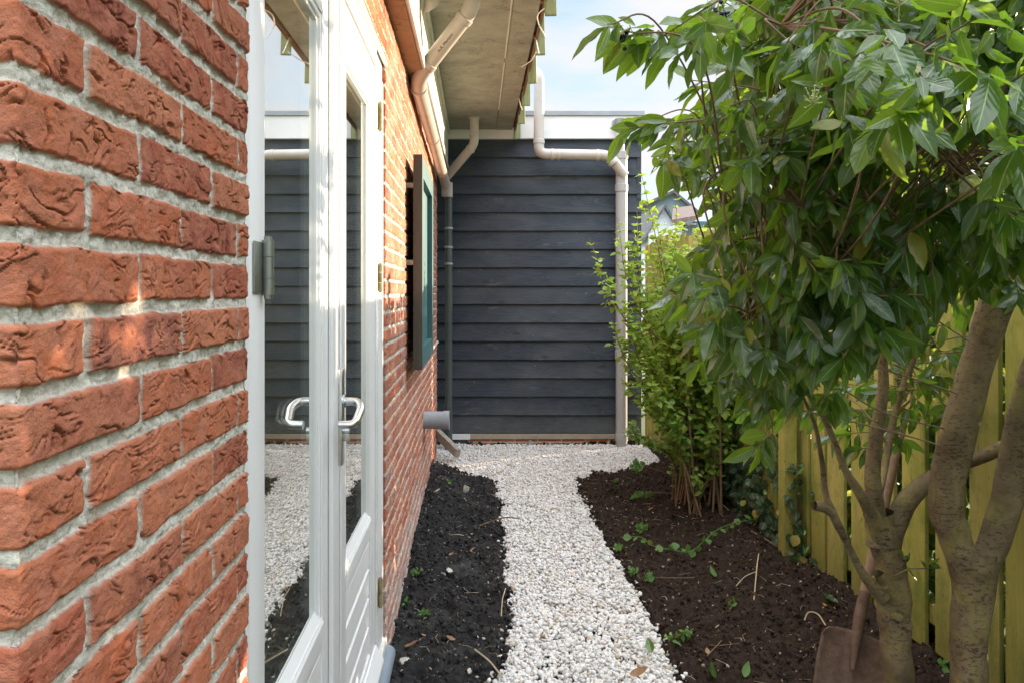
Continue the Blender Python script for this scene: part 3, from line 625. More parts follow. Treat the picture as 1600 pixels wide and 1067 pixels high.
# curtain inside
n = 140; uu = np.linspace(0, 1, n); zz_ = np.linspace(.14, 2.3, 12); U, Z_ = np.meshgrid(uu, zz_)
Yc = 1.30+U*.74+.01*np.sin(Z_*2); Xc = -.475-.018*np.sin(U*46+1.2*np.sin(U*9))*(.8+.2*np.sin(Z_*1.5))
idx = np.arange(n*12).reshape(12, n); Fq = np.stack([idx[:-1, :-1], idx[:-1, 1:], idx[1:, 1:], idx[1:, :-1]], -1).reshape(-1, 4)
tag(npmesh('curtain', np.stack([Xc, Yc, Z_], -1).reshape(-1, 3), Fq, M['curtain']), 'beige pleated curtain hanging behind the glass of the white doors', 'curtain')

# ---------------------------------------------------------------- standing frame (shutter) on wall
sh = empty('window_shutter', (-.292, 4.3, 1.6)); tag(sh, 'teal wooden window shutter frame with dark weathered edge fixed to the brick wall', 'shutter')
X0, X1, Ya, Yb, Za, Zb = -.315, -.272, 3.82, 4.80, 1.065, 2.13
w = .10
mb = MB(); mb.box((X0, Ya+.004, Za), (X1, Ya+w, Zb), .002); mb.box((X0, Yb-w, Za), (X1, Yb, Zb), .002); mb.box((X0, Ya+w, Zb-w), (X1-.001, Yb-w, Zb-.001), .002); mb.box((X0, Ya+w, Za+.001), (X1-.001, Yb-w, Za+w), .002)
mb.build('shutter_frame', M['teal'], sh)
MB().box((X0-.001, Ya-.002, Za-.002), (X1+.001, Ya+.004, Zb+.002)).build('weathered_edge', M['tdark'], sh)
MB().box((X0+.002, Ya+w, Za+w), (X0+.012, Yb-w, Zb-w)).build('back_panel', M['teal'], sh)
for zc_ in (1.595, 1.98): MB().box((WX-.01, Ya+.005, zc_-.012), (X0+.001, Ya+.05, zc_+.012)).build('bracket', M['greyw'], sh)
MB().box((WX-.02, 4.9, 1.000), (WX+.012, b1+.01, 1.018), .002).build('window_ledge', M['cream'], house)

# ---------------------------------------------------------------- shed with dark boards
shed = empty('boarded_shed', (.6, 7.3, 0)); tag(shed, 'dark slate boarded shed wall with white roof edge closing the end of the path', 'shed')
SY = 7.15; SXa, SXb = -1.2, 1.52
rows = 16; pit = .1708; zb0 = .135; Vv = []; Ff = []; tint = []
for i in range(rows):
    za = zb0+i*pit; zt = min(za+pit+.012, 2.87)
    xsg = np.linspace(SXa, SXb, 60); prof = [(.0, .030), (.0, -.004), (.004, -.008), (zt-za-.012, .014), (zt-za, .018)]
    base = len(Vv); m_ = len(prof)
    for x_ in xsg:
        wv = .0012*math.sin(x_*3+i*2.1)+.0008*math.sin(x_*9+i)
        for (dz, dy) in prof: Vv.append((x_, SY+dy+wv, za+dz+wv*.5)); tint.append((i*.377) % 1.0)
    for a in range(59):
        for b_ in range(m_-1): Ff.append((base+a*m_+b_, base+(a+1)*m_+b_, base+(a+1)*m_+b_+1, base+a*m_+b_+1))
npmesh('siding', Vv, Ff, M['siding'], shed, smooth=False, attrs=dict(tint=tint))
MB().box((SXa, SY+.032, .02), (SXb-.03, SY+3.0, 2.86)).build('body', M['siding'], shed)
MB().box((SXb-.029, SY+.0, .10), (SXb+.012, SY+.06, 2.866), .002).build('corner_board', M['siding'], shed)
MB().box((SXa, SY-.03, 2.868), (SXb+.02, SY+.03, 3.077), .002).build('fascia', M['white'], shed)
MB().box((SXa, SY-.045, 3.079), (SXb+.035, SY+3.1, 3.124), .004).build('roof_trim', M['pvcb'], shed)
MB().box((-.26, SY-.012, .080), (-.06, SY+.03, .132), .002).build('sill_patch', M['white'], shed)
MB().box((-.058, SY-.016, .085), (SXb, SY+.03, .132), .002).build('sill', M['sill'], shed)
bs = np.arange(SXa, SXb, .006); zv = np.arange(-.08, .083, .004)
path = [(SXa, (SXa, SY-.004), (0, -1)), (SXb, (SXb, SY-.004), (0, -1))]
V, Fq, at = wall_strip(path, bs, zv, [SXa-.1+.22*k for k in range(14)], [SXa-.21+.22*k for k in range(14)], 12, 1.2)
o = npmesh('plinth', V, Fq, M['brick'], shed, attrs=at)

# ---------------------------------------------------------------- drainpipes
class CL:
    def __init__(s): s.q = []
    def tube(s, *a): s.q.append(a)
    def build(s, name, mat, parent, *k):
        for a in s.q: MB().tube(*a).build(name, mat, parent, *k)
def collar(mb, a, b, r, L=.05):
    a, b = Vector(a), Vector(b); d = (b-a).normalized(); mb.tube([a-d*L/2, a-d*(L/2-.003), a+d*(L/2-.003), a+d*L/2], [r, r+.0045, r+.0045, r], 20)
g1 = empty('drainpipe', (1.36, 7.08, .1)); tag(g1, 'tall grey drainpipe standing before the right end of the dark boards', 'drainpipe')
xp = (971-VX)/F*7.06; yp = 7.06
mb = MB(); mb.tube([(xp, yp, .02), (xp, yp, 2.48), (xp, yp, 2.72)], .053, 24); mb.build('pipe', M['pvc'], g1, True, 50)
mb = MB(); mb.tube([(xp-.012, yp, 2.70), (xp-.012, yp, 3.02)], .040, 22); mb.build('upper_pipe', M['pvcw'], g1, True, 50)
mb = CL()
for z_ in (2.70, 2.40, .88, .12): collar(mb, (xp, yp, z_), (xp, yp, z_+1), .055, .07)
mb.build('collar', M['pvc'], g1, True, 50)
MB().tube([(xp-.012, yp, 2.975), (xp-.012, yp, 3.035)], .050, 22).box((xp-.075, yp-.005, 2.97), (xp-.03, yp+.07, 3.03), .003).build('cap', M['hinge'], g1, True, 50)
g2 = empty('drainpipe', (.58, 7.0, 2.7)); tag(g2, 'white drainpipe elbowing from the canopy edge across to the tall grey pipe', 'drainpipe')
yq = 6.98
top = P(842, 60, yq); a = P(842, 241, yq); b = P(951, 243, yq); c_ = P(972, 266, yq+.04)
top2 = P(842, 128, yq); top0 = P(838, 118, yq+.03)
pp = bend([P(826, 110, yq+.16), P(842, 116, yq), a, b, P(976, 275, yq+.05)], .07, 8)
mb = MB(); mb.tube(pp, .047, 24); mb.build('pipe', M['pvcw'], g2, True, 50)
mb = CL(); collar(mb, P(842, 222, yq), P(842, 100, yq), .048, .04); collar(mb, P(863, 242, yq), P(900, 242, yq), .048, .03); collar(mb, P(873, 242.2, yq), P(900, 242.5, yq), .047, .02); collar(mb, P(934, 243, yq), P(960, 243, yq), .048, .03); collar(mb, P(958, 254, yq), P(972, 268, yq), .048, .03)
mb.build('collar', M['pvcw'], g2, True, 50)
g3 = empty('drainpipe', (-.29, 5.4, 2.45)); tag(g3, 'long white drainpipe sloping along the top of the brick wall under the eave', 'drainpipe')
A = Vector((-.303, 3.92, 2.515)); Bp = Vector((-.277, 6.90, 2.40)); T1 = P(737, 14, 3.72); T2 = P(744, -60, 3.72)
mb = MB(); mb.tube(bend([T2, T1, A+Vector((.012, -.04, .022)), A+Vector((0, .10, -.004)), Bp, Bp+Vector((-.003, .03, -.09))], .055, 8), .0405, 24); mb.build('pipe', M['pvcw'], g3, True, 50)
mb = CL(); T3 = A+Vector((.012, -.04, .022))
d_ = (T3-T1).normalized(); collar(mb, T1+d_*.06, T3, .041, .03); collar(mb, T3-d_*.075, T3, .041, .03); dd = (Bp-A).normalized()
for q in (.085, 1.2, 2.35, 2.85): collar(mb, A+dd*q, Bp, .041, .03)
mb.build('collar', M['pvcw'], g3, True, 50)
# printed marks on the pipe (small lettering)
def text(body, size, loc, rot, mat, parent, name='lettering'):
    cu = bpy.data.curves.new(name, 'FONT'); cu.body = body; cu.size = size; cu.extrude = .0003; cu.align_x = 'CENTER'; cu.align_y = 'CENTER'
    to = bpy.data.objects.new(name, cu); COL.objects.link(to); bpy.context.view_layer.update()
    me = bpy.data.meshes.new_from_object(to.evaluated_get(bpy.context.evaluated_depsgraph_get())); bpy.data.objects.remove(to)
    me.materials.append(mat); o = bpy.data.objects.new(name, me); COL.objects.link(o)
    Mx = Matrix.Translation(Vector(loc)) @ rot.to_4x4(); me.transform(Mx); me.transform(Matrix.Translation(-parent_world(parent))); o.parent = parent; return o
up_ = -d_; ctr = T1*.5+T3*.5; nrm = Vector((0, -1, 0)); nrm = (nrm-up_*nrm.dot(up_)).normalized(); nrm = (nrm+up_.cross(nrm)*0.25).normalized(); nrm = (nrm-up_*nrm.dot(up_)).normalized()
yax = nrm.cross(up_).normalized(); rot = Matrix((up_, yax, nrm)).transposed()
text('A.A. Martens', .021, ctr+nrm*.0412+up_*.01, rot, M['dark'], g3)
g4 = empty('drainpipe', (-.15, 6.7, 2.7)); tag(g4, 'short white drainpipe dropping from the canopy and slanting left to the dark pipe', 'drainpipe')
q0 = Vector((-.022, 6.63, SZ+.01)); q1 = P(741, 226, 6.63); q2 = P(697, 278, 6.86)
mb = MB(); mb.tube(bend([q0, q1, q2], .05, 8), .0385, 24); mb.build('pipe', M['pvcw'], g4, True, 50)
mb = CL(); collar(mb, P(741, 212, 6.63), q0, .0395, .02); collar(mb, q1+(q2-q1).normalized()*.06, q2, .0395, .02); mb.tube([q0-Vector((0, 0, .012)), q0-Vector((0, 0, .002))], .058, 18); mb.build('collar', M['pvcw'], g4, True, 50)
g5 = empty('drainpipe', (-.27, 6.93, .1)); tag(g5, 'dark green drainpipe running down the corner between bricks and boards', 'drainpipe')
xd = (701-VX)/F*6.93
mb = MB(); mb.tube([(xd, 6.93, .02), (xd, 6.93, 2.36)], .034, 20); mb.build('pipe', M['pvcd'], g5, True, 50)
mb = MB(); mb.tube([(xd-.004, 6.92, 2.30), (xd-.004, 6.92, 2.43)], .041, 20); mb.build('socket', M['pvcw'], g5, True, 50)
mb = CL()
for z_ in (2.02, 1.85, 1.70): collar(mb, (xd, 6.93, z_), (xd, 6.93, 3), .0345, .02)
mb.build('clip', M['pvcb'], g5, True, 50)
g6 = empty('wall_outlet_pipe', (-.27, 5.12, .597)); tag(g6, 'short thick grey plastic pipe stub poking out of the brick wall near the ground', 'pipe')
def stub(mb, x0, x1, r, rin):
    seg = 32; prev = None; prof = [(x0, r), (x1, r), (x1, rin), (x0, rin)]
    rings = [[mb.bm.verts.new((xx_, 5.12+rr*math.cos(2*PI*j/seg), .597+rr*math.sin(2*PI*j/seg))) for j in range(seg)] for xx_, rr in prof]
    for i in range(3):
        for j in range(seg): mb.bm.faces.new((rings[i][j], rings[i][(j+1) % seg], rings[i+1][(j+1) % seg], rings[i+1][j]))
mb = MB(); stub(mb, WX-.02, -.215, .058, .052); mb.build('pipe', M['pvcb'], g6, True, 50)
mb = MB(); stub(mb, -.222, -.183, .0625, .054); mb.build('collar', M['pvcb'], g6, True, 50)
g7 = empty('vent_pipe', (-.22, 3.6, 2.8)); tag(g7, 'open cut end of a white pipe under the canopy beside the eave', 'pipe')
mb = MB(); seg = 28; c0 = P(674, 14, 3.62); c1 = c0+Vector((.012, -.02, .30))
rings = []
for (cc, rr, cut) in ((c1, .038, 0), (c0, .038, 1), (c0, .034, 1), (c1, .034, 0)):
    rings.append([mb.bm.verts.new(cc+Vector((math.cos(2*PI*j/seg)*rr, math.sin(2*PI*j/seg)*rr, cut*(math.cos(2*PI*j/seg)*.020+math.sin(2*PI*j/seg)*.022)))) for j in range(seg)])
for i in range(3):
    for j in range(seg): mb.bm.faces.new((rings[i][j], rings[i][(j+1) % seg], rings[i+1][(j+1) % seg], rings[i+1][j]))
mb.build('pipe', M['pvcw'], g7, True, 50)
# leaning timber offcut
a = P(683, 676, 6.62); b = P(716, 708, 6.35); d = (b-a); 
rot = d.to_track_quat('X', 'Z').to_matrix(); mb = MB(); mb.obox((a+b)/2, (d.length, .045, .075), rot, .006)
tag(mb.build('timber_offcut', M['greyw'], None), 'grey weathered timber offcut leaning at the foot of the brick corner', 'timber')
mb = MB(); mb.obox(G(830, 697)+Vector((0, .02, .03)), (.05, .03, .035), Matrix.Rotation(.5, 3, 'Y'), .006)
tag(mb.build('stone', M['pvcb'], None), 'small grey stone chip against the brick base under the boards', 'stone')
mb = MB(); mb.obox(G(992, 692)+Vector((.0, .05, .05)), (.07, .05, .09), Matrix.Rotation(.3, 3, 'Y') @ Matrix.Rotation(.2, 3, 'X'), .012)
tag(mb.build('stone', M['slate'], None), 'dark grey stone beside the foot of the tall grey drainpipe', 'stone')

# ---------------------------------------------------------------- fence
fence = empty('wooden_fence', (1.7, 3.5, 0)); tag(fence, 'mossy yellow green upright board fence along the right side', 'fence')
def FX(Y): return 1.80-.061*(Y-3)
Y = -1.0; k_ = 0; fdir = Vector((-.061, 1, 0)).normalized(); fn = Vector((1, .061, 0)).normalized()
frot = Matrix((fdir, fn, Vector((0, 0, 1)))).transposed()
bounds = []
Y = 7.05
while Y > -1.0:
    wd = random.choice([.135, .145, .15, .14]) if Y < 4.4 else random.choice([.085, .095, .10])
    g_ = random.uniform(.035, .06) if Y < 4.4 else random.uniform(.018, .04)
    Yc = Y-wd/2; ztop = 1.86+random.uniform(-.02, .02) if Y < 5.3 else 1.90+random.uniform(-.03, .03)
    z0_ = float(gz(1.7, Yc))+random.uniform(-.02, .02)-.01+.03; jx = random.uniform(-.006, .006)
    mb = MB(); th = .019
    mb.obox((FX(Yc)+jx, Yc, (z0_+ztop)/2), (wd, th, ztop-z0_), frot @ Matrix.Rotation(random.uniform(-.006, .006), 3, 'Y'), .003)
    mb.build('board', M['fence'], fence); Y -= wd+g_
for zr, hh in ((.17, .075), (.98, .085), (1.66, .075)):
    for (ya, yb) in ((-1, 1.65), (1.66, 4.0), (4.1, 7.05)):
        ym = (ya+yb)/2; mb = MB(); mb.obox((FX(ym)+.034, ym, zr+float(gz(0, ym))), (yb-ya, .045, hh), frot, .003); mb.build('rail', M['fence'], fence)
for Yp in (1.62, 4.10, 6.9, -.8):
    mb = MB(); off = -.075 if Yp == 4.10 else .1
    mb.obox((FX(Yp)+off, Yp, .95), (.07, .07, 2.0), frot, .004); mb.build('post', M['fence'], fence)

# ---------------------------------------------------------------- foliage builders
def leaf_template(nl, nw, wid=.23, peak=.42, fold=.18, droop=.18, tipp=1.25):
    t_ = np.linspace(0, 1, nl+1); s_ = np.linspace(-1, 1, nw+1); T, Sg = np.meshgrid(t_, s_, indexing='ij')
    a = peak; wp = np.where(T < a, np.sin(PI/2*(T/a))**.75, np.cos(PI/2*((T-a)/(1-a)))**tipp); wp[0] = .02; wp[-1] = .004
    x = Sg*wid*wp; y = T; z = fold*np.abs(x)-droop*T**2+.012*np.sin(T*14)*np.abs(Sg)*1.0
    V = np.stack([x, y, z], -1).reshape(-1, 3); idx = np.arange((nl+1)*(nw+1)).reshape(nl+1, nw+1)
    Fq = np.stack([idx[:-1, :-1], idx[:-1, 1:], idx[1:, 1:], idx[1:, :-1]], -1).reshape(-1, 4)
    return V, Fq, np.stack([Sg, T], -1).reshape(-1, 2)
def leaves(name, base, axis, normal, L, mat, parent, tpl, wsc=None, curl=None, petiole=.0):
    V0, F0, U0 = tpl; base = np.asarray(base, float); n = len(base); axis = np.asarray(axis, float); axis /= np.linalg.norm(axis, axis=1)[:, None]
    nr = np.asarray(normal, float); nr = nr-axis*np.sum(nr*axis, 1)[:, None]; nr /= np.linalg.norm(nr, axis=1)[:, None]
    sd_ = np.cross(axis, nr); L = np.asarray(L, float)
    W = rng.uniform(.8, 1.2, n) if wsc is None else wsc
    C = rng.uniform(-.3, 2.0, n) if curl is None else curl; FO = rng.uniform(.2, 2.2, n)
    x = V0[:, 0][None]*W[:, None]; y = V0[:, 1][None]+petiole; z0 = np.abs(V0[:, 0])[None]*.20*FO[:, None]-.17*(V0[:, 1]**2)[None]*C[:, None]
    z0 = z0+.02*np.sin(V0[:, 1][None]*rng.uniform(8, 18, n)[:, None]+rng.uniform(0, 6, n)[:, None])*(np.abs(V0[:, 0])[None]/.2)
    out = base[:, None, :]+L[:, None, None]*(x[..., None]*sd_[:, None, :]+y[..., None]*axis[:, None, :]+z0[..., None]*nr[:, None, :])
    m = len(V0); Fq = (F0[None]+(np.arange(n)*m)[:, None, None]).reshape(-1, 4); UV = np.tile(U0, (n, 1))
    return npmesh(name, out.reshape(-1, 3), Fq, mat, parent, uv=UV)
def rv(n, s=1.0): return rng.normal(0, s, (n, 3))
TPL_BIG = leaf_template(12, 4, .185, .50, tipp=.95); TPL_MED = leaf_template(6, 2, .26, .45); TPL_SM = leaf_template(4, 2, .30, .5, tipp=.9)
def skin_limb(name, pts, rad, mat, parent, knob=0.0, seg=14, seed=0):
    if rad[0] > .02: rad = [q*.66 for q in rad]
    """one tapering limb as a smooth noisy tube"""
    pts = [Vector(p) for p in pts]
    # Catmull-Rom resample
    P_ = [pts[0]*2-pts[1]]+pts+[pts[-1]*2-pts[-2]]; R_ = [rad[0]]+list(rad)+[rad[-1]]; C = []; RR = []
    for i in range(1, len(P_)-2):
        for k in range(10):
            t = k/10; p0, p1, p2, p3 = P_[i-1], P_[i], P_[i+1], P_[i+2]
            C.append(.5*((2*p1)+(p2-p0)*t+(2*p0-5*p1+4*p2-p3)*t*t+(3*p1-p0-3*p2+p3)*t**3)); RR.append(R_[i]*(1-t)+R_[i+1]*t)
    C.append(pts[-1]); RR.append(rad[-1]); n = len(C); V = []; up = None
    for i in range(n):
        tn = (C[min(i+1, n-1)]-C[max(i-1, 0)]).normalized()
        if up is None: up = tn.orthogonal().normalized()
        up = (up-tn*up.dot(tn)).normalized(); s2 = tn.cross(up)
        for j in range(seg):
            an = 2*PI*j/seg; rr = RR[i]*(1+.07*math.sin(2*an+i*.13+seed)+.05*math.sin(3*an-i*.21+seed*2)+knob*math.sin(i*.7+an*1.0+seed)*.5)
            V.append(C[i]+(up*math.cos(an)+s2*math.sin(an))*rr)
    Fq = [(i*seg+j, i*seg+(j+1) % seg, (i+1)*seg+(j+1) % seg, (i+1)*seg+j) for i in range(n-1) for j in range(seg)]
    # rounded cap
    b_ = len(V); V.append(C[-1]+(C[-1]-C[-2]).normalized()*RR[-1]*.5)
    Fq += [((n-1)*seg+j, (n-1)*seg+(j+1) % seg, b_, b_) for j in range(seg)]
    o_F = [f for f in Fq if f[2] != f[3]]
    return [tuple(v) for v in V], o_F, C, RR
def limbs(name, specs, mat, parent, knob=.03, seg=14):
    AV, AF, sk_ = [], [], []
    for q, (pts, rad) in enumerate(specs):
        V, Fq, C, RR = skin_limb('', pts, rad, mat, parent, knob, seg, q*1.7)
        b_ = len(AV); AV += V; AF += [tuple(i+b_ for i in f) for f in Fq]; sk_ += list(zip(C, RR))
    return npmesh(name, AV, AF, mat, parent), sk_
def LP(lst, Y): return [P(px, py, Y+(q[0] if q else 0)) for px, py, *q in lst]
Rp = lambda w_, Y: w_/F*Y/2
# tree 1 : two-stemmed trunk nearer the path
t1 = empty('broadleaf_tree', (1.37, 2.5, 0)); tag(t1, 'broadleaf garden tree with knotty forked trunk nearest the path, shovel leaning behind it', 'tree')
Y1 = 2.50
o, _ = limbs('trunk', [
    (LP([(1408, 1175), (1405, 1067), (1400, 1000), (1396, 940), (1390, 880), (1378, 830), (1372, 800)], Y1), [Rp(88, Y1), Rp(68, Y1), Rp(66, Y1), Rp(70, Y1), Rp(64, Y1), Rp(68, Y1), Rp(70, Y1)]),
], M['bark'], t1, .10, 20)
bs1 = [
    (LP([(1372, 850), (1368, 800), (1364, 730), (1372, 660), (1380, 600), (1378, 540), (1370, 470), (1350, 380), (1330, 260)], Y1), [Rp(60, Y1), Rp(44, Y1), Rp(34, Y1), Rp(28, Y1), Rp(24, Y1), Rp(22, Y1), Rp(18, Y1), Rp(14, Y1), Rp(10, Y1)]),
    ([P(1385, 870, Y1), P(1402, 812, Y1+.03), P(1432, 765, Y1+.06), P(1490, 730, Y1+.08), P(1560, 702, Y1+.04), P(1640, 660, Y1-.12), P(1700, 560, Y1-.25)], [Rp(56, Y1), Rp(50, Y1), Rp(42, Y1), Rp(38, Y1), Rp(34, Y1), Rp(30, Y1), Rp(24, Y1)]),
    ([P(1378, 840, Y1-.02), P(1352, 785, Y1-.05), P(1322, 735, Y1-.08), P(1300, 680, Y1-.1), P(1275, 630, Y1-.14), P(1240, 590, Y1-.2), P(1190, 560, Y1-.3)], [Rp(44, Y1), Rp(26, Y1), Rp(17, Y1), Rp(15, Y1), Rp(13, Y1), Rp(10, Y1), Rp(6, Y1)]),
    ([P(1378, 930, Y1-.03), P(1348, 895, Y1-.06), P(1322, 845, Y1-.09), P(1300, 800, Y1-.11), P(1290, 770, Y1-.12), P(1284, 720, Y1-.14), P(1272, 660, Y1-.2), P(1245, 600, Y1-.3)], [Rp(40, Y1), Rp(20, Y1), Rp(16, Y1), Rp(20, Y1), Rp(13, Y1), Rp(11, Y1), Rp(10, Y1), Rp(6, Y1)]),
    ([P(1300, 800, Y1-.11), P(1286, 792, Y1-.13), P(1272, 789, Y1-.14)], [Rp(16, Y1), Rp(14, Y1), Rp(13, Y1)]),
    ([P(1362, 800, Y1), P(1380, 740, Y1+.1), P(1400, 640, Y1+.2), P(1440, 520, Y1+.2), P(1480, 380, Y1)], [Rp(30, Y1), Rp(20, Y1), Rp(16, Y1), Rp(14, Y1), Rp(10, Y1)]),
    ([P(1398, 935, Y1-.03), P(1372, 895, Y1-.055)], [Rp(40, Y1), Rp(22, Y1)]),
]
o1, sk1 = limbs('limb', bs1, M['bark'], t1, .06, 12)
# knots on trunk 1
for (px, py, r0) in ((1378, 912, .020), (1403, 962, .016), (1418, 975, .018)):
    cpt = P(px, py, Y1-.045 if px < 1420 else Y1-.015); mb = MB(); mb.tube([cpt+Vector((0, .03, -.01)), cpt, cpt+Vector((-.004, -.012, .002)), cpt+Vector((-.004, -.006, .002))], [r0*1.35, r0, r0*.8, r0*.35], 12); mb.build('knot', M['bark'], t1, True, 80)
t2 = empty('broadleaf_tree', (1.5, 2.32, 0)); tag(t2, 'broadleaf garden tree at the right edge with thick pale trunk splitting into two speckled limbs', 'tree')
Y2 = 2.32
limbs('trunk', [(LP([(1512, 1210), (1514, 1067), (1515, 1000), (1518, 940), (1522, 890), (1524, 860)], Y2), [Rp(104, Y2), Rp(84, Y2), Rp(78, Y2), Rp(80, Y2), Rp(92, Y2), Rp(90, Y2)])], M['bark'], t2, .03, 22)
bs2 = [
    (LP([(1510, 900), (1492, 840), (1478, 790), (1488, 710), (1512, 620), (1540, 530), (1562, 455), (1585, 380), (1600, 280, -.1), (1590, 150, -.2)], Y2), [Rp(72, Y2), Rp(76, Y2), Rp(72, Y2), Rp(72, Y2), Rp(70, Y2), Rp(72, Y2), Rp(80, Y2), Rp(70, Y2), Rp(50, Y2), Rp(30, Y2)]),
    (LP([(1532, 900), (1552, 850), (1572, 780), (1588, 700), (1608, 600), (1640, 500), (1680, 380)], Y2), [Rp(66, Y2), Rp(64, Y2), Rp(62, Y2), Rp(62, Y2), Rp(58, Y2), Rp(50, Y2), Rp(40, Y2)]),
    (LP([(1560, 480), (1585, 462, -.06), (1615, 448, -.1), (1700, 400, -.2)], Y2), [Rp(30, Y2), Rp(18, Y2), Rp(16, Y2), Rp(12, Y2)]),
    (LP([(1575, 420), (1530, 330, -.3), (1480, 240, -.6), (1400, 130, -.8)], Y2), [Rp(40, Y2), Rp(16, Y2), Rp(10, Y2), Rp(5, Y2)]),
    (LP([(1585, 380), (1500, 300, -.1), (1400, 260, -.3), (1280, 250, -.5), (1180, 240, -.7)], Y2), [Rp(40, Y2), Rp(15, Y2), Rp(10, Y2), Rp(8, Y2), Rp(5, Y2)]),
    (LP([(1600, 300, -.1), (1480, 160, -.4), (1330, 80, -.7), (1220, 40, -.9)], Y2), [Rp(40, Y2), Rp(14, Y2), Rp(9, Y2), Rp(5, Y2)]),
]
o2, sk2 = limbs('limb', bs2, M['bark'], t2, .04, 14)
sk1p = np.array([list(c_) for c_, r__ in sk1 if r__ < .028]); sk2p = np.array([list(c_) for c_, r__ in sk2 if r__ < .05])
# crown clusters -----------------------------------------------------------
poly = np.array([(1105, -60), (1700, -60), (1700, 470), (1560, 440), (1500, 420), (1455, 450), (1430, 520), (1340, 530), (1290, 590), (1230, 575), (1170, 550), (1120, 520), (1088, 470), (1110, 420), (1130, 340), (1060, 270), (1040, 215), (1120, 150), (1130, 60)], float)
def inpoly(x, y, pg):
    ins = np.zeros(len(x), bool); n = len(pg); j = n-1
    for i in range(n):
        xi, yi = pg[i]; xj, yj = pg[j]; cnd = ((yi > y) != (yj > y)) & (x < (xj-xi)*(y-yi)/(yj-yi+1e-9)+xi); ins ^= cnd; j = i
    return ins
def crown_clusters(n):
    out = []
    while len(out) < n:
        px = rng.uniform(1040, 1700, 200); py = rng.uniform(-60, 620, 200); ok = inpoly(px, py, poly)
        for a_, b_ in zip(px[ok], py[ok]):
            ymin = 1.15 if b_ < 200 else 1.45; ymin = max(ymin, 1.25 if a_ > 1300 else 1.5)
            Yd = ymin+(2.45-ymin)*rng.random()**1.3
            p = P(a_, b_, Yd)
            if p.x > 1.72 or p.z < 1.22: continue
            if a_ > 1470 and b_ > 360 and Yd < 2.5 : continue
            if pn(p.x*3.2, p.z*3.2+p.y*2.1, 77) < -.16: continue
            out.append(p)
    return out[:n]
cl = crown_clusters(520)
keys = [(975, 40, 1.35), (1010, 60, 1.35), (1055, 45, 1.4), (1100, 40, 1.3), (1150, 60, 1.4), (1000, 200, 1.75), (1030, 190, 1.75), (1060, 215, 1.8), (1085, 190, 1.8), (1040, 250, 1.75), (1080, 260, 1.8), (1110, 130, 1.6), (1150, 170, 1.5), (1120, 215, 1.6), (1170, 250, 1.5),
        (1085, 430, 1.6), (1065, 470, 1.65), (1110, 455, 1.5), (1090, 400, 1.8), (1130, 370, 1.7), (1150, 330, 1.6), (1115, 500, 1.6), (1150, 530, 1.6), (1130, 480, 1.7), (1190, 690, 1.9), (1270, 520, 1.5), (1240, 530, 1.6), (1300, 530, 1.7), (1340, 520, 1.8),
        (1390, 60, 1.0), (1440, 130, .98), (1480, 60, 1.05), (1520, 110, .98), (1560, 40, 1.1), (1330, 100, 1.15), (1290, 60, 1.2), (1400, 180, 1.0), (1590, 230, 1.05), (1570, 330, 1.3), (1250, 120, 1.3), (1240, 60, 1.3), (1500, 20, 1.1), (1580, 130, 1.0)]
cl += [P(*k_) for k_ in keys]
cl += [P(px, py, Yd) for px, py, Yd in ((1130, 590, 2.0), (1165, 610, 2.1), (1200, 600, 2.0), (1235, 620, 2.1), (1180, 640, 2.3), (1150, 560, 1.9), (1215, 570, 1.9), (1260, 600, 1.9), (1100, 560, 2.0), (1290, 620, 2.1), (1430, 430, 1.7), (1480, 440, 1.9), (1520, 440, 2.0), (1560, 440, 1.95), (1590, 450, 1.9), (1400, 420, 1.8), (1370, 450, 1.8), (1340, 480, 1.8), (1480, 380, 1.7), (1510, 350, 1.8), (1550, 380, 1.6), (1580, 400, 1.8), (1540, 420, 1.9), (1500, 420, 2.0), (1590, 340, 1.5), (1460, 430, 1.9), (1440, 460, 2.1), (1620, 380, 1.6), (1530, 300, 1.5), (1400, 480, 2.2), (1360, 500, 2.2), (1570, 280, 1.4), (1480, 300, 1.5))]
cl += [Vector((rng.uniform(1.1, 1.7), rng.uniform(.95, 1.8), rng.uniform(1.85, 2.65))) for _ in range(45)]  # clusters added on the sun side to shade the near leaves
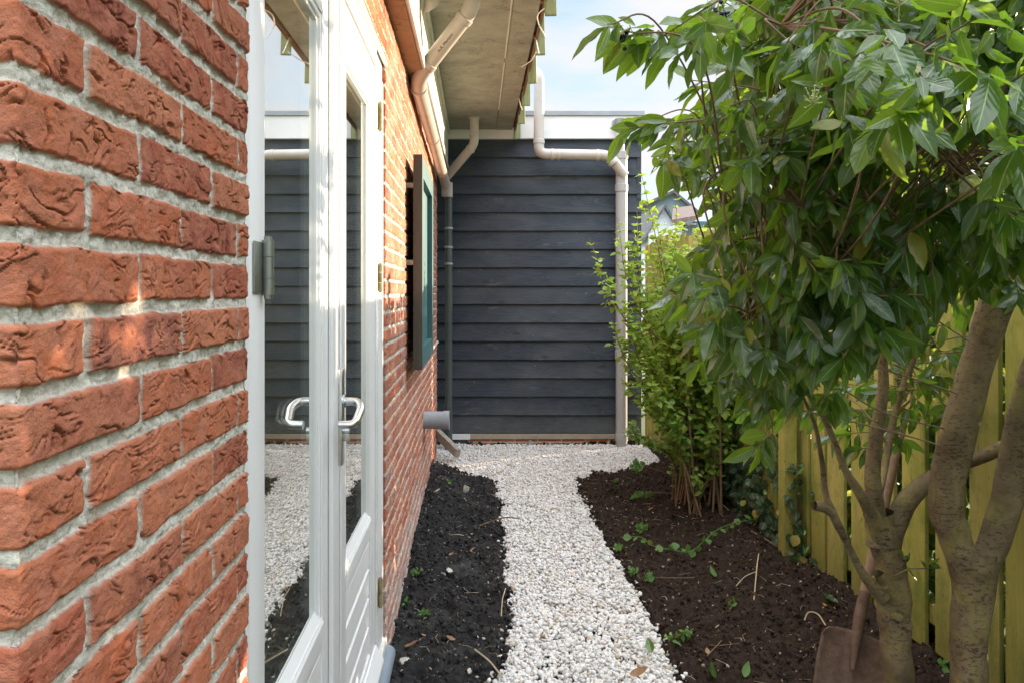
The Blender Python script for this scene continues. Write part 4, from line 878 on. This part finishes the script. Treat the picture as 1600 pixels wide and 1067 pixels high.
# rest of the crown out to the right of the view, over and around the stems
ext = []
while len(ext) < 105:
    q = rng.normal(0, 1, 3); q /= np.linalg.norm(q); q *= rng.random()**(1/3)
    p = Vector((1.22+q[0]*.72, 1.75+q[1]*1.15, 2.15+q[2]*.75)); pxx = VX+F*p.x/max(p.y, .3)
    pyy = VY-F*(p.z-EYE)/max(p.y, .3)
    if p.y < .75 or p.x > 1.76 or p.z < 1.35: continue
    if pxx < 1650 and pyy > -60: continue
    ext.append(p)
def build_crown(tree, clist, skp, tname, mat, Lr=(.045, .094), nl=(9, 14), twigs=True):
    B, A_, N_, LL = [], [], [], []; tw = []
    for p in clist:
        p = Vector(p); d = np.linalg.norm(skp-np.array(p), axis=1); near = Vector(skp[np.argmin(d)])
        out = (p-near); out.z *= .3; out = (out.normalized()+Vector(rng.normal(0, .35, 3))+Vector((-.35, -.25, -.15))).normalized()
        tl = .14; st = p-out*tl*.7; en = p+out*tl*.3
        mid_ = near.lerp(st, .5)+Vector((0, 0, .04+.05*rng.random()))
        if twigs:
            near2 = near if (near-st).length < .85 else st+(near-st).normalized()*.85
            tw.append(([near2, near2.lerp(st, .5)+Vector((rng.normal()*.03, rng.normal()*.03, .03+rng.normal()*.02)), st, en], [.0026, .0024, .0020, .0012]))
        n = rng.integers(nl[0], nl[1]+1)
        for k in range(n):
            f = (k+.5)/n; b_ = st.lerp(en, f); ang = k*2.4+rng.uniform(-.4, .4)
            s1 = out.orthogonal().normalized(); s2 = out.cross(s1); rad_ = s1*math.cos(ang)+s2*math.sin(ang)
            ax_ = out*(.35+.5*f)+rad_*.75+Vector((-.12, 0, -.55-.45*rng.random()))+Vector(rng.normal(0, .12, 3))
            nr_ = Vector((-.30, -.50, .50))+Vector(rng.normal(0, .62, 3))
            B.append(b_); A_.append(ax_); N_.append(nr_); LL.append(rng.uniform(*Lr)*(1-.25*max(0, f-.6)))
    leaves('leaves', [tuple(b) for b in B], [tuple(a) for a in A_], [tuple(n_) for n_ in N_], LL, mat, tree, TPL_BIG, petiole=.06)
    if twigs: limbs('twigs', tw, M['twigm'], tree, 0, 5)
    return len(B)
ext += [Vector((rng.uniform(1.15, 1.6), rng.uniform(1.25, 1.95), rng.uniform(1.55, 2.1))) for _ in range(26)]  # clusters added in the sun's way to cut flecks on the near brick
allc = cl+ext
c1l = [p for i, p in enumerate(cl) if p.x < .95 and i % 3]; ids = {id(p) for p in c1l}; c2l = [p for p in allc if id(p) not in ids]
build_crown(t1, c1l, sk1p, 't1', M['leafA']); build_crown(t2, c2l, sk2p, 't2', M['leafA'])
# smaller shaded shoots behind the stems
bk = [P(px, py, Yd) for px, py, Yd in ((1400, 560, 2.9), (1430, 600, 2.85), (1460, 560, 2.95), (1450, 640, 2.9), (1400, 640, 2.9), (1380, 680, 2.9), (1480, 620, 2.8), (1350, 640, 2.8), (1420, 690, 2.9), (1330, 600, 2.8), (1370, 700, 2.8), (1500, 540, 2.8), (1440, 520, 2.9), (1340, 700, 2.7), (1480, 660, 2.9), (1560, 560, 2.8), (1380, 500, 2.7), (1420, 480, 2.8), (1460, 500, 2.8), (1500, 480, 2.75), (1400, 530, 2.75), (1340, 560, 2.7), (1310, 640, 2.7), (1360, 590, 2.85), (1425, 560, 2.75), (1475, 590, 2.85), (1445, 600, 2.7), (1390, 610, 2.7), (1300, 680, 2.75), (1340, 650, 2.85), (1280, 640, 2.6), (1410, 640, 2.75), (1520, 600, 2.9), (1415, 880, 2.46), (1450, 885, 2.46))]
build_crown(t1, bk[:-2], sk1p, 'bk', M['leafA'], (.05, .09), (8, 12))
B = [bk[-2]]*5+[bk[-1]]*3
leaves('leaves', [tuple(b+Vector(rng.normal(0, .012, 3))) for b in B], rv(8, .6)+np.array([0, -.2, .1]), rv(8, .5)+np.array([0, -1, .4]), rng.uniform(.03, .05, 8), M['leafA'], t1, TPL_BIG)
MB().tube([P(1395, 900, 2.44), P(1420, 888, 2.44), P(1455, 887, 2.46)], .0022, 6).build('sprout_stem', M['twigm'], t1)
# flower / berry clusters
def flowers(px, py, Yd, n, mat, parent, name, r=.035, br=.0032):
    c0_ = P(px, py, Yd); pts_ = np.array(c0_)+rng.normal(0, r*.5, (n, 3)); mbx = MB()
    for p in pts_:
        bmesh.ops.create_icosphere(mbx.bm, subdivisions=1, radius=br*rng.uniform(.7, 1.2), matrix=Matrix.Translation(Vector(p)))
        mbx.tube([c0_+Vector((0, 0, -.01)), Vector(p)], .0006, 4, False)
    mbx.build(name, mat, parent, True, 80)
t = NT('cream_buds'); t.set(Roughness=.6, Base_Color=(.50, .52, .28, 1)); t.b.inputs['Base Color'].default_value = (.50, .52, .28, 1); BUD = t.m; t.b.inputs['Base Color'].default_value = (.30, .36, .14, 1)
t = NT('blue_black_berry'); t.b.inputs['Base Color'].default_value = (.01, .015, .05, 1); t.b.inputs['Roughness'].default_value = .25; BER = t.m
for a_ in ((1270, 150, 1.05), (1405, -2, 1.0)): flowers(*a_, 22, BUD, t2, 'flower_cluster', .017, .0017)
for a_ in ((975, 62, 1.35), (1135, 18, 1.35), (1128, 30, 1.35)): flowers(*a_, 7, BER, t1, 'berry_cluster', .018, .0045)

# privet shrub ----------------------------------------------------------------
pv = empty('privet_shrub', (1.38, 4.9, .05)); tag(pv, 'upright young shrub with yellow green small leaves by the drainpipe and fence', 'shrub')
base = G(1085, 805)
stems = []
tops = [((1000, 262), 5.0), ((920, 372), 4.7), ((1058, 300), 5.0), ((1022, 330), 5.1), ((985, 370), 4.9), ((965, 340), 4.9), ((1075, 380), 5.1), ((1045, 400), 5.2), ((975, 470), 4.8), ((1010, 440), 4.9), ((955, 500), 4.8), ((1100, 420), 5.2), ((970, 590), 4.8), ((1035, 480), 4.9), ((1065, 450), 4.8), ((1110, 520), 5.0), ((1140, 600), 5.0), ((1000, 560), 4.7), ((1150, 680), 4.8), ((985, 660), 4.8), ((1095, 560), 4.7), ((1030, 610), 4.7), ((1120, 660), 4.6), ((1060, 650), 4.6), ((1010, 520), 5.2), ((1080, 500), 5.3), ((1130, 470), 5.3), ((1160, 560), 5.2), ((1050, 350), 5.3), ((995, 330), 5.2)]
LB, LA, LN, LLn, LZ = [], [], [], [], []
tops += [((rng.uniform(985, 1175), rng.uniform(320, 620)), rng.uniform(4.4, 5.5)) for _ in range(26)]
for q, (tp, Yd) in enumerate(tops):
    p1 = P(*tp, Yd); b_ = base+Vector((rng.uniform(-.12, .20), rng.uniform(-.20, .30), 0))
    m1 = b_.lerp(p1, .4)+Vector((.10*rng.random()+(.05 if tp[0] < 1000 else 0), .03, .10)); m2 = b_.lerp(p1, .72)+Vector((.03*rng.normal(), .02, .04))
    stems.append(([b_-Vector((0, 0, .03)), m1, m2, p1], [.0075, .0055, .0038, .0012]))
    V, Fq, C, RR = skin_limb('', stems[-1][0], stems[-1][1], None, None)
    Lt = sum((C[i+1]-C[i]).length for i in range(len(C)-1)); sacc = 0; nxt = Lt*.22
    for i in range(len(C)-1):
        seg_ = (C[i+1]-C[i]); sacc += seg_.length
        while sacc > nxt:
            nxt += .018; f = nxt/Lt
            if f > 1: break
            for sgn in (0, 1):
                an = rng.uniform(0, PI)+sgn*PI; dr = Vector((math.cos(an), math.sin(an), 0)); pos = C[i]
                if f < .42 and rng.random() < .72: continue
                if .3 < f < .92 and rng.random() < .38:   # side shoot
                    dist = rng.uniform(.03, .16)*(1-f*.5); sp_ = pos+dr*dist+Vector((0, 0, dist*.5))
                    for kk in range(4):
                        LB.append(tuple(pos.lerp(sp_, (kk+1)/4))); LA.append(tuple(dr+Vector(rng.normal(0, .6, 3)))); LN.append(tuple(Vector((-.1, -.3, .8))+Vector(rng.normal(0, .4, 3)))); LLn.append(rng.uniform(.034, .056)); LZ.append(pos.z)
                else:
                    LB.append(tuple(pos)); LA.append(tuple(dr+Vector((0, 0, .45))+Vector(rng.normal(0, .15, 3)))); LN.append(tuple(Vector((-.1, -.25, .9))+Vector(rng.normal(0, .3, 3)))); LLn.append(rng.uniform(.034, .056)*(1.1-.5*max(0, f-.8)*2)); LZ.append(pos.z)
LB, LA, LN, LLn, LZ = map(np.array, (LB, LA, LN, LLn, LZ))
limbs('stems', stems, M['twigm'], pv, 0, 7)
hi = LZ+rng.normal(0, .12, len(LZ)) > .75
leaves('upper_leaves', LB[hi], LA[hi], LN[hi], LLn[hi], M['leafP'], pv, TPL_MED, wsc=rng.uniform(1.0, 1.4, hi.sum()))
leaves('lower_leaves', LB[~hi], LA[~hi], LN[~hi], LLn[~hi], M['leafS'], pv, TPL_MED, wsc=rng.uniform(1.0, 1.5, (~hi).sum()))
# low sprigs leaning out over the soil
for q, (a_, b_, c_, lab) in enumerate([((1060, 745), (1010, 728), (985, 728), 'upper light green sprig leaning out over the soil from the shrub foot'), ((1050, 770), (1020, 768), (990, 776), 'lower light green sprig drooping over the soil by the shrub foot')]):
    g_ = empty('leafy_sprig', P(*a_, 5.1)); pts_ = [P(*a_, 5.1), P(*b_, 5.2), P(*c_, 5.2)]
    MB().tube(bend(pts_, .1, 5), .002, 6).build('stem', M['twigm'], g_)
    n_ = 12; f = rng.random(n_); bb = [tuple(pts_[1].lerp(pts_[2], t_)) for t_ in f]
    leaves('leaves', bb, rv(n_, .6)+np.array([-.5, 0, -.1]), rv(n_, .3)+np.array([0, -.6, .7]), rng.uniform(.04, .06, n_), M['weed'], g_, TPL_MED, wsc=np.full(n_, 1.5)); tag(g_, lab, 'plant')

# ivy on fence ------------------------------------------------------------------
iv = empty('ivy', (1.66, 4.6, .1)); tag(iv, 'dark ivy climbing the foot of the fence between shrub and tree', 'ivy')
n_ = 1300; Yi = rng.uniform(3.95, 5.6, n_); zi = np.abs(rng.normal(0, .33, n_))+.03+gz(0, Yi); k = zi < 1.05; Yi, zi = Yi[k], zi[k]; n_ = len(Yi)
kk = pn(Yi*4, zi*5, 91) > -.12; Yi, zi = Yi[kk], zi[kk]; n_ = len(Yi)
xi = np.array([FX(y_) for y_ in Yi])-.02-rng.random(n_)*.07
leaves('leaves', np.stack([xi, Yi, zi], 1), rv(n_, .5)+np.array([-.2, -.1, -.5]), rv(n_, .35)+np.array([-.9, -.5, .4]), rng.uniform(.035, .065, n_), M['leafI'], iv, TPL_SM, wsc=rng.uniform(1.3, 1.8, n_))
sp_ = []
for q in range(9):
    y0_ = rng.uniform(4.0, 5.3); sp_.append(([Vector((FX(y0_)-.02, y0_, .05)), Vector((FX(y0_)-.025, y0_+.08, .35)), Vector((FX(y0_)-.025, y0_-.06, .7)), Vector((FX(y0_)-.025, y0_+.05, .95))], [.004, .003, .002, .001]))
limbs('stems', sp_, M['twigm'], iv, 0, 5)

# hedge beyond the fence -----------------------------------------------------------
hd = empty('hedge', (2.5, 4, 0)); tag(hd, 'loose sunlit hedge rising just behind the board fence', 'hedge')
n_ = 19000; Yh = rng.uniform(-.5, 6.9, n_); th_ = rng.random(n_)
hx = 2.05+.75*rng.random(n_)-.04*(Yh-3); hz = rng.random(n_)**.8*(1.72+.20*pn(Yh*1.3, hx, 8)-.1*sst(5.2, 6.8, Yh))
k = pn(Yh*3+1, hz*3, 61)+.5*pn(hx*4, hz*5, 62) > -.15; Yh, hx, hz = Yh[k], hx[k], hz[k]; n_ = len(Yh)
leaves('leaves', np.stack([hx, Yh, hz], 1), rv(n_, .7)+np.array([-.3, -.2, -.1]), rv(n_, .5)+np.array([-.5, -.2, .6]), rng.uniform(.04, .085, n_), M['leafH'], hd, TPL_SM)
n2_ = 9000; Yh = rng.uniform(-.5, 6.9, n2_); hz = rng.random(n2_)*1.72
leaves('shade_dark_leaves', np.stack([np.array([FX(q) for q in Yh])+.09+.16*rng.random(n2_), Yh, hz], 1), rv(n2_, .7), rv(n2_, .4)+np.array([-.9, -.2, .3]), rng.uniform(.06, .10, n2_), M['leafI'], hd, TPL_SM, wsc=np.full(n2_, 1.6))  # hedge leaves in dark ivy colour, painting the shade behind the fence gaps
sp_ = []
for q in range(34):
    y0_ = rng.uniform(-.4, 6.7); x0_ = 2.35; sp_.append(([Vector((x0_, y0_, -.05)), Vector((x0_+rng.normal()*.1, y0_+rng.normal()*.1, 1.0)), Vector((x0_+rng.normal()*.2, y0_+rng.normal()*.25, 1.9))], [.014, .009, .003]))
limbs('stems', sp_, M['twigm'], hd, 0, 6)

# ---------------------------------------------------------------- shovel
shv = empty('shovel', (1.33, 2.72, 0)); tag(shv, 'rusty shovel with wooden shaft leaning upright behind the knotty tree trunk', 'shovel')
c0 = P(1338, 985, 2.74); tip = P(1322, 1135, 2.62); axv = (c0-tip).normalized(); 
nl_, nw_ = 24, 20; V = []; wdt = .235
nrm = Vector((-.25, -.95, .2)); nrm = (nrm-axv*nrm.dot(axv)).normalized(); sdv = axv.cross(nrm).normalized()
if sdv.x < 0: sdv = -sdv
Lb = (c0-tip).length
for i in range(nl_+1):
    t_ = i/nl_; hw = wdt/2*(min(1, (t_/.10))**.5 if t_ < .10 else 1)*(1-.10*max(0, (t_-.6)/.4)); 
    if t_ > .93: hw = wdt/2*(.90-.12*((t_-.93)/.07)**2)
    for j in range(nw_+1):
        s_ = j/nw_*2-1; x_ = s_*hw; crown_ = .022*max(0, 1-abs(s_)/.18)*(t_**1.5); dish = -.022*(1-s_*s_)
        sh_ = .018 if t_ > .96 else 0
        tt_ = t_*Lb-(.016*abs(s_)**3 if t_ > .9 else 0)
        V.append(tip+axv*tt_+sdv*x_+nrm*(crown_+dish*.8-sh_*0+abs(s_)**6*.006))
idx = np.arange((nl_+1)*(nw_+1)).reshape(nl_+1, nw_+1); Fq = np.stack([idx[:-1, :-1], idx[:-1, 1:], idx[1:, 1:], idx[1:, :-1]], -1).reshape(-1, 4)
o = npmesh('blade', [tuple(v) for v in V], Fq, M['rust'], shv); md = o.modifiers.new('thick', 'SOLIDIFY'); md.thickness = .004
mb = MB(); hup = P(1368, 850, 2.86); hd1 = (hup-c0).normalized()
mb.tube([c0-axv*.13+nrm*.008, c0-axv*.03+nrm*.010, c0+hd1*.05+nrm*.006, c0+hd1*.14], [.008, .0175, .0205, .0195], 16); mb.build('socket', M['rust'], shv, True, 60)
mb = MB(); mb.tube([c0+hd1*.12, c0+hd1*.5, c0+hd1*.86], [.0185, .018, .017], 14); mb.build('shaft', M['shaft'], shv, True, 60)
hx_ = c0+hd1*.86; mb = MB(); mb.tube([hx_-sdv*.055, hx_+sdv*.055], .015, 12); mb.build('grip', M['shaft'], shv, True, 60)

# ---------------------------------------------------------------- small things on the ground
def onsoil(px, py, dz=.0):
    g = G(px, py)
    for _ in range(4):
        zt = float(soil_h(np.array([g.x]), np.array([g.y]))[0]) if not bool(in_path(np.array([g.x]), np.array([g.y]))[0]) else g.z+.012
        Yn = (EYE-zt)*F/(py-VY); g = Vector(((px-VX)/F*Yn, Yn, zt))
    return g+Vector((0, 0, dz))
def fallen(px, py, L, mat, lab, w_=1.3, grp=None):
    p = onsoil(px, py, .006); an = rng.uniform(0, 6.28); e_ = leaves('fallen_leaf', [tuple(p)], [(math.cos(an), math.sin(an), .1)], [(rng.normal()*.4, -.5, 1)], [L], mat, None, TPL_BIG, wsc=np.array([w_]), curl=np.array([rng.uniform(-3.5, -1)]))
    tag(e_, lab, 'leaf', 'leaves fallen on the beds and pebbles'); return e_
fallen(1119, 884, .045, M['yellow'], 'bright yellow fallen leaf lying on the brown soil below the creeping stem')
fallen(1293, 948, .035, M['yellow'], 'small yellow leaf lying on the soil just left of the shovel')
fallen(1245, 948, .03, M['dry'], 'small reddish leaf beside the yellow one near the shovel')
for (px, py, L, lab) in ((1055, 803, .10, 'large brown curled dry leaf under the privet shrub'), (1012, 797, .05, 'reddish dry leaf on the soil left of the privet shrub base'), (997, 742, .05, 'brown dry leaf by the tip of the low green sprig'), (632, 1010, .075, 'crumpled brown leaf against the brick wall foot near the doors'), (665, 993, .04, 'tan curled leaf on the left bed beside the crumpled one'), (735, 863, .05, 'upright tan dry leaf in the middle of the left bed'), (700, 868, .035, 'small pinkish dry leaf left of centre in the left bed'), (712, 1000, .045, 'pale folded leaf near the front of the left bed'), (983, 1055, .07, 'dark brown curled leaf lying on the white pebbles at the front'), (1108, 1025, .04, 'tan dry leaf in the front of the right bed'), (680, 1056, .04, 'small brown leaf at the very front of the left bed'), (1282, 1024, .03, 'red brown leaf scrap on soil left of the shovel blade')):
    fallen(px, py, L, M['dry'], lab)
for (px, py, L, lab) in ((1120, 903, .06, 'pale green fallen leaf just below the bright yellow leaf'), (1018, 1022, .07, 'dark green leaf lying on the pebbles by the right bed edge'), (1118, 1062, .06, 'dark green leaf at the front edge of the right bed'), (1163, 1060, .06, 'light green leaf at the front of the right bed'), (1310, 943, .07, 'dark green leaf on the soil under the fence left of the trunk')):
    fallen(px, py, L, M['weed'] if 'light' in lab or 'pale' in lab else M['leafA'], lab)
def twig(pts_, r, mat, lab, name='twig'):
    pp_ = [onsoil(px, py, dz) for px, py, dz in pts_]; tag(MB().tube(bend(pp_, .08, 6), r, 6).build(name, mat, None, True), lab, 'twig', 'twigs and stalks lying on the soil')
twig([(750, 823, .01), (775, 816, .02), (792, 812, .02), (812, 815, .02)], .0035, M['twigm'], 'brown twig lying from the left bed onto the white pebbles')
twig([(742, 1018, .01), (765, 1040, .02), (785, 1062, .01)], .0035, M['straw'], 'pale twig slanting at the front right of the left bed')
twig([(690, 845, .01), (712, 838, .02), (735, 842, .01)], .0025, M['straw'], 'thin pale stalk in the middle of the left bed')
twig([(783, 966, .01), (785, 945, .03), (790, 925, .02)], .0025, M['straw'], 'thin straw standing against the left edge of the pebbles')
twig([(1085, 765, .02), (1110, 785, .06), (1140, 800, .01)], .003, M['straw'], 'pale cane arching out of the shrub base')
twig([(1025, 905, .01), (1055, 912, .03), (1085, 905, .01)], .0022, M['twigm'], 'thin brown stalk on the right bed left of the yellow leaf')
twig([(1118, 983, .01), (1135, 972, .01), (1152, 968, .01)], .0025, M['straw'], 'short pale straw in the middle of the right bed')
twig([(1160, 1000, .01), (1130, 1005, .02), (1105, 1028, .01)], .0022, M['twigm'], 'bent brown rootlet near the front of the right bed')
twig([(1256, 975, .01), (1262, 965, .03), (1278, 968, .03), (1290, 980, .01)], .003, M['straw'], 'curled pale root loop left of the shovel')
twig([(1178, 940, .01), (1183, 900, .06), (1186, 870, .03)], .003, M['straw'], 'upright pale root with side strands in the right bed')
twig([(1182, 905, .04), (1165, 908, .03), (1150, 918, .01)], .0022, M['straw'], 'thin strand reaching left from the upright pale root')
twig([(1105, 1010, .01), (1120, 1016, .02), (1158, 1008, .01)], .002, M['twigm'], 'fine wiry stalk lying on the lower right bed')
twig([(1165, 826, .01), (1200, 850, .02), (1232, 870, .02), (1262, 885, .01)], .004, M['twigm'], 'brown root lying along the foot of the fence')
def pebble(px, py, r, lab, mat=None):
    g = onsoil(px, py, r*.3); o_ = scatter('stone', np.array([[g.x, g.y, g.z]]), (r*.8, r*.8), (.3, .42), 1, mat or M['stone'], .30); o_.data.polygons.foreach_set('use_smooth', [False]*len(o_.data.polygons)); o_.data.update(); tag(o_, lab, 'stone', 'stones lying in the soil')
for a_ in ((681, 770, .035, 'pale flat stone near the far end of the left bed'), (702, 893, .032, 'largest pale rubble lump in the middle of the left bed'), (692, 900, .022, 'pale stone touching the largest lump in the left bed'), (727, 769, .04, 'long pale chip crossing the far left bed'), (690, 912, .02, 'pale chip below the largest lump in the left bed'), (744, 996, .018, 'upright white chip near the front of the left bed'), (733, 1050, .02, 'white chip at the front of the left bed'), (1023, 812, .02, 'cream stone on the brown soil right of the pebbles'), (983, 812, .022, 'cream chip on the soil edge right of the pebbles'), (1137, 1043, .016, 'white stone at the front of the right bed'), (632, 1035, .03, 'grey stone beside the lead flashing'), (720, 806, .018, 'small white chip in the left bed opposite the path bend'), (796, 1003, .025, 'tan stone at the left pebble edge near the front')): pebble(*a_)
def weed(px, py, n, L, lab, h=.03):
    g = onsoil(px, py, .0); e_ = empty('weed', g); a_ = rv(n, .7)+np.array([0, 0, .7]); leaves('leaves', np.array([tuple(g)]*n)+rng.normal(0, .012, (n, 3))*np.array([1, 1, .3])+np.array([0, 0, h*.5]), a_, rv(n, .5)+np.array([0, -.4, .8]), rng.uniform(L*.6, L, n), M['weed'], e_, TPL_MED, wsc=np.full(n, 1.2))
    MB().tube([g, g+Vector((.002, 0, h))], .0015, 6).build('stem', M['weed'], e_); tag(e_, lab, 'weed', 'weeds sprouting from the beds')
weed(664, 964, 16, .028, 'bright green seedling in the front left bed'); weed(651, 899, 14, .03, 'green weed beside the brick wall in the left bed'); weed(702, 756, 12, .03, 'green seedling at the far end of the left bed')
weed(988, 898, 14, .03, 'small green weed at the right pebble edge'); weed(1009, 912, 12, .045, 'upright grassy tuft beside the right pebble edge', .05); weed(1003, 845, 26, .05, 'taller leafy green weed in the right bed near the pebbles', .14)
weed(1074, 998, 14, .035, 'bright seedling near the front of the right bed'); weed(965, 862, 14, .045, 'yellow green sprout hanging over the right pebble edge'); weed(960, 755, 8, .04, 'small green sprout where the path meets the far right bed'); weed(1470, 1042, 12, .05, 'green shoot at the fence foot between the two trunks'); weed(636, 945, 9, .022, 'tiny pale seedling against the wall foot')
weed(1146, 950, 8, .03, 'tiny light green seedling in the middle of the right bed'); weed(1046, 1003, 10, .035, 'dark green seedling next to the bright one at the front')
# creeping stem with round leaves
cr_ = empty('creeper', onsoil(1100, 850)); tag(cr_, 'creeping green stem with round leaves trailing over the right bed', 'creeper')
cp = [onsoil(px, py, dz) for px, py, dz in ((1190, 822, .05), (1150, 835, .07), (1120, 850, .08), (1100, 865, .07), (1078, 876, .05), (1050, 873, .05), (1020, 866, .05), (1000, 855, .06), (970, 850, .04))]
limbs('stem', [(cp, [.003]*9)], M['weed'], cr_, 0, 6)
cc_ = []; 
for i in range(len(cp)-1):
    for f in (.1, .45, .8): cc_.append(cp[i].lerp(cp[i+1], f))
n_ = len(cc_); leaves('leaves', [tuple(p) for p in cc_], rv(n_, .6)+np.array([0, -.2, .2]), rv(n_, .35)+np.array([0, -.6, .7]), rng.uniform(.03, .05, n_), M['weed'], cr_, TPL_SM, wsc=rng.uniform(1.3, 1.7, n_))

# ---------------------------------------------------------------- neighbour houses beyond
WH = m_paint('render_white', (.75, .76, .78), .8); BG = m_paint('blue_grey_cladding', (.16, .23, .27), .7); BR = m_paint('brown_roof_tiles', (.16, .11, .09), .9); BL = m_paint('blue_cladding', (.07, .16, .26), .6)
GLS = m_paint('dark_window_glass', (.10, .12, .14), .15)
def gable_house(name, Y, xl, xr, ye, xpk, ypk, wallm, roofm, lab, depth=8):
    h = empty(name, P(xl, 470, Y)); h.location.z = 0
    a, b, pk = P(xl, ye, Y), P(xr, ye, Y), P(xpk, ypk, Y); a0, b0_ = Vector((a.x, Y, 0)), Vector((b.x, Y, 0))
    MB().poly([a0, b0_, b, pk, a], (0, depth, 0)).build('wall', wallm, h)
    for q, r2 in ((pk, a), (pk, b)):
        d2 = (r2-q).normalized(); e2 = r2+d2*.3; nn = Vector((0, 0, .12))
        MB().poly([q+Vector((0, -.2, .003)), e2+Vector((0, -.2, .003)), e2+Vector((0, -.2, 0))+nn, q+Vector((0, -.2, 0))+nn], (0, depth+.4, 0)).build('roof', roofm, h)
    tag(h, lab, 'house'); return h
gable_house('neighbour_house', 30, 985, 1086, 332, 1051, 303, BG, M['roof'], 'blue grey gabled house farthest away behind the fence end')
h2 = gable_house('neighbour_house', 24, 1012, 1062, 366, 1037, 326, WH, M['roof'], 'white gable house front showing between the shrub stems')
Yh_ = 20; hh = empty('neighbour_house', P(1085, 470, Yh_)); hh.location.z = 0
a, b = P(1064, 349, Yh_), P(1088, 346, Yh_)
MB().box((a.x, Yh_, 0), (b.x, Yh_+5, a.z)).build('wall', WH, hh)
MB().box((b.x+.003, Yh_+.05, 0), (b.x+.36, Yh_+5, b.z)).build('side_wall', BL, hh)
MB().poly([P(1050, 351, Yh_-.2), P(1091, 344, Yh_-.2), P(1082, 328, Yh_+2.0), P(1052, 332, Yh_+2.0)], (0, .02, .12)).build('roof', BR, hh)
wf = MB()
for q in range(4):
    x0_ = a.x+.03+q*.098; wf.box((x0_, Yh_-.02, P(0, 372, Yh_).z), (x0_+.085, Yh_-.005, P(0, 352, Yh_).z))
wf.build('window', GLS, hh); tag(hh, 'small house with brown roof, white window front and blue side beyond the fence', 'house')
# low garden growth behind fence end
n_ = 900; bx = rng.uniform(0, 1, n_); bz = rng.random(n_); pp = [P(1085+75*u, 430-80*v*(1-.3*abs(u-.5)), 9.5+1.5*w_) for u, v, w_ in zip(bx, bz, rng.random(n_))]
bsh = empty('bush', (3.0, 10, 0)); tag(bsh, 'small grey green bush beyond the fence next to the houses', 'bush')
leaves('leaves', [tuple(p) for p in pp], rv(n_, .7), rv(n_, .6)+np.array([0, -.5, .5]), rng.uniform(.07, .12, n_), M['leafS'], bsh, TPL_SM)
limbs('stems', [([Vector((3.0+q*.12, 10, -.05)), Vector((2.95+q*.16, 10.1, 1.0)), Vector((2.9+q*.2, 10.2, 2.1))], [.03, .02, .008]) for q in range(5)], M['twigm'], bsh, 0, 6)
print('objects', len(bpy.data.objects))
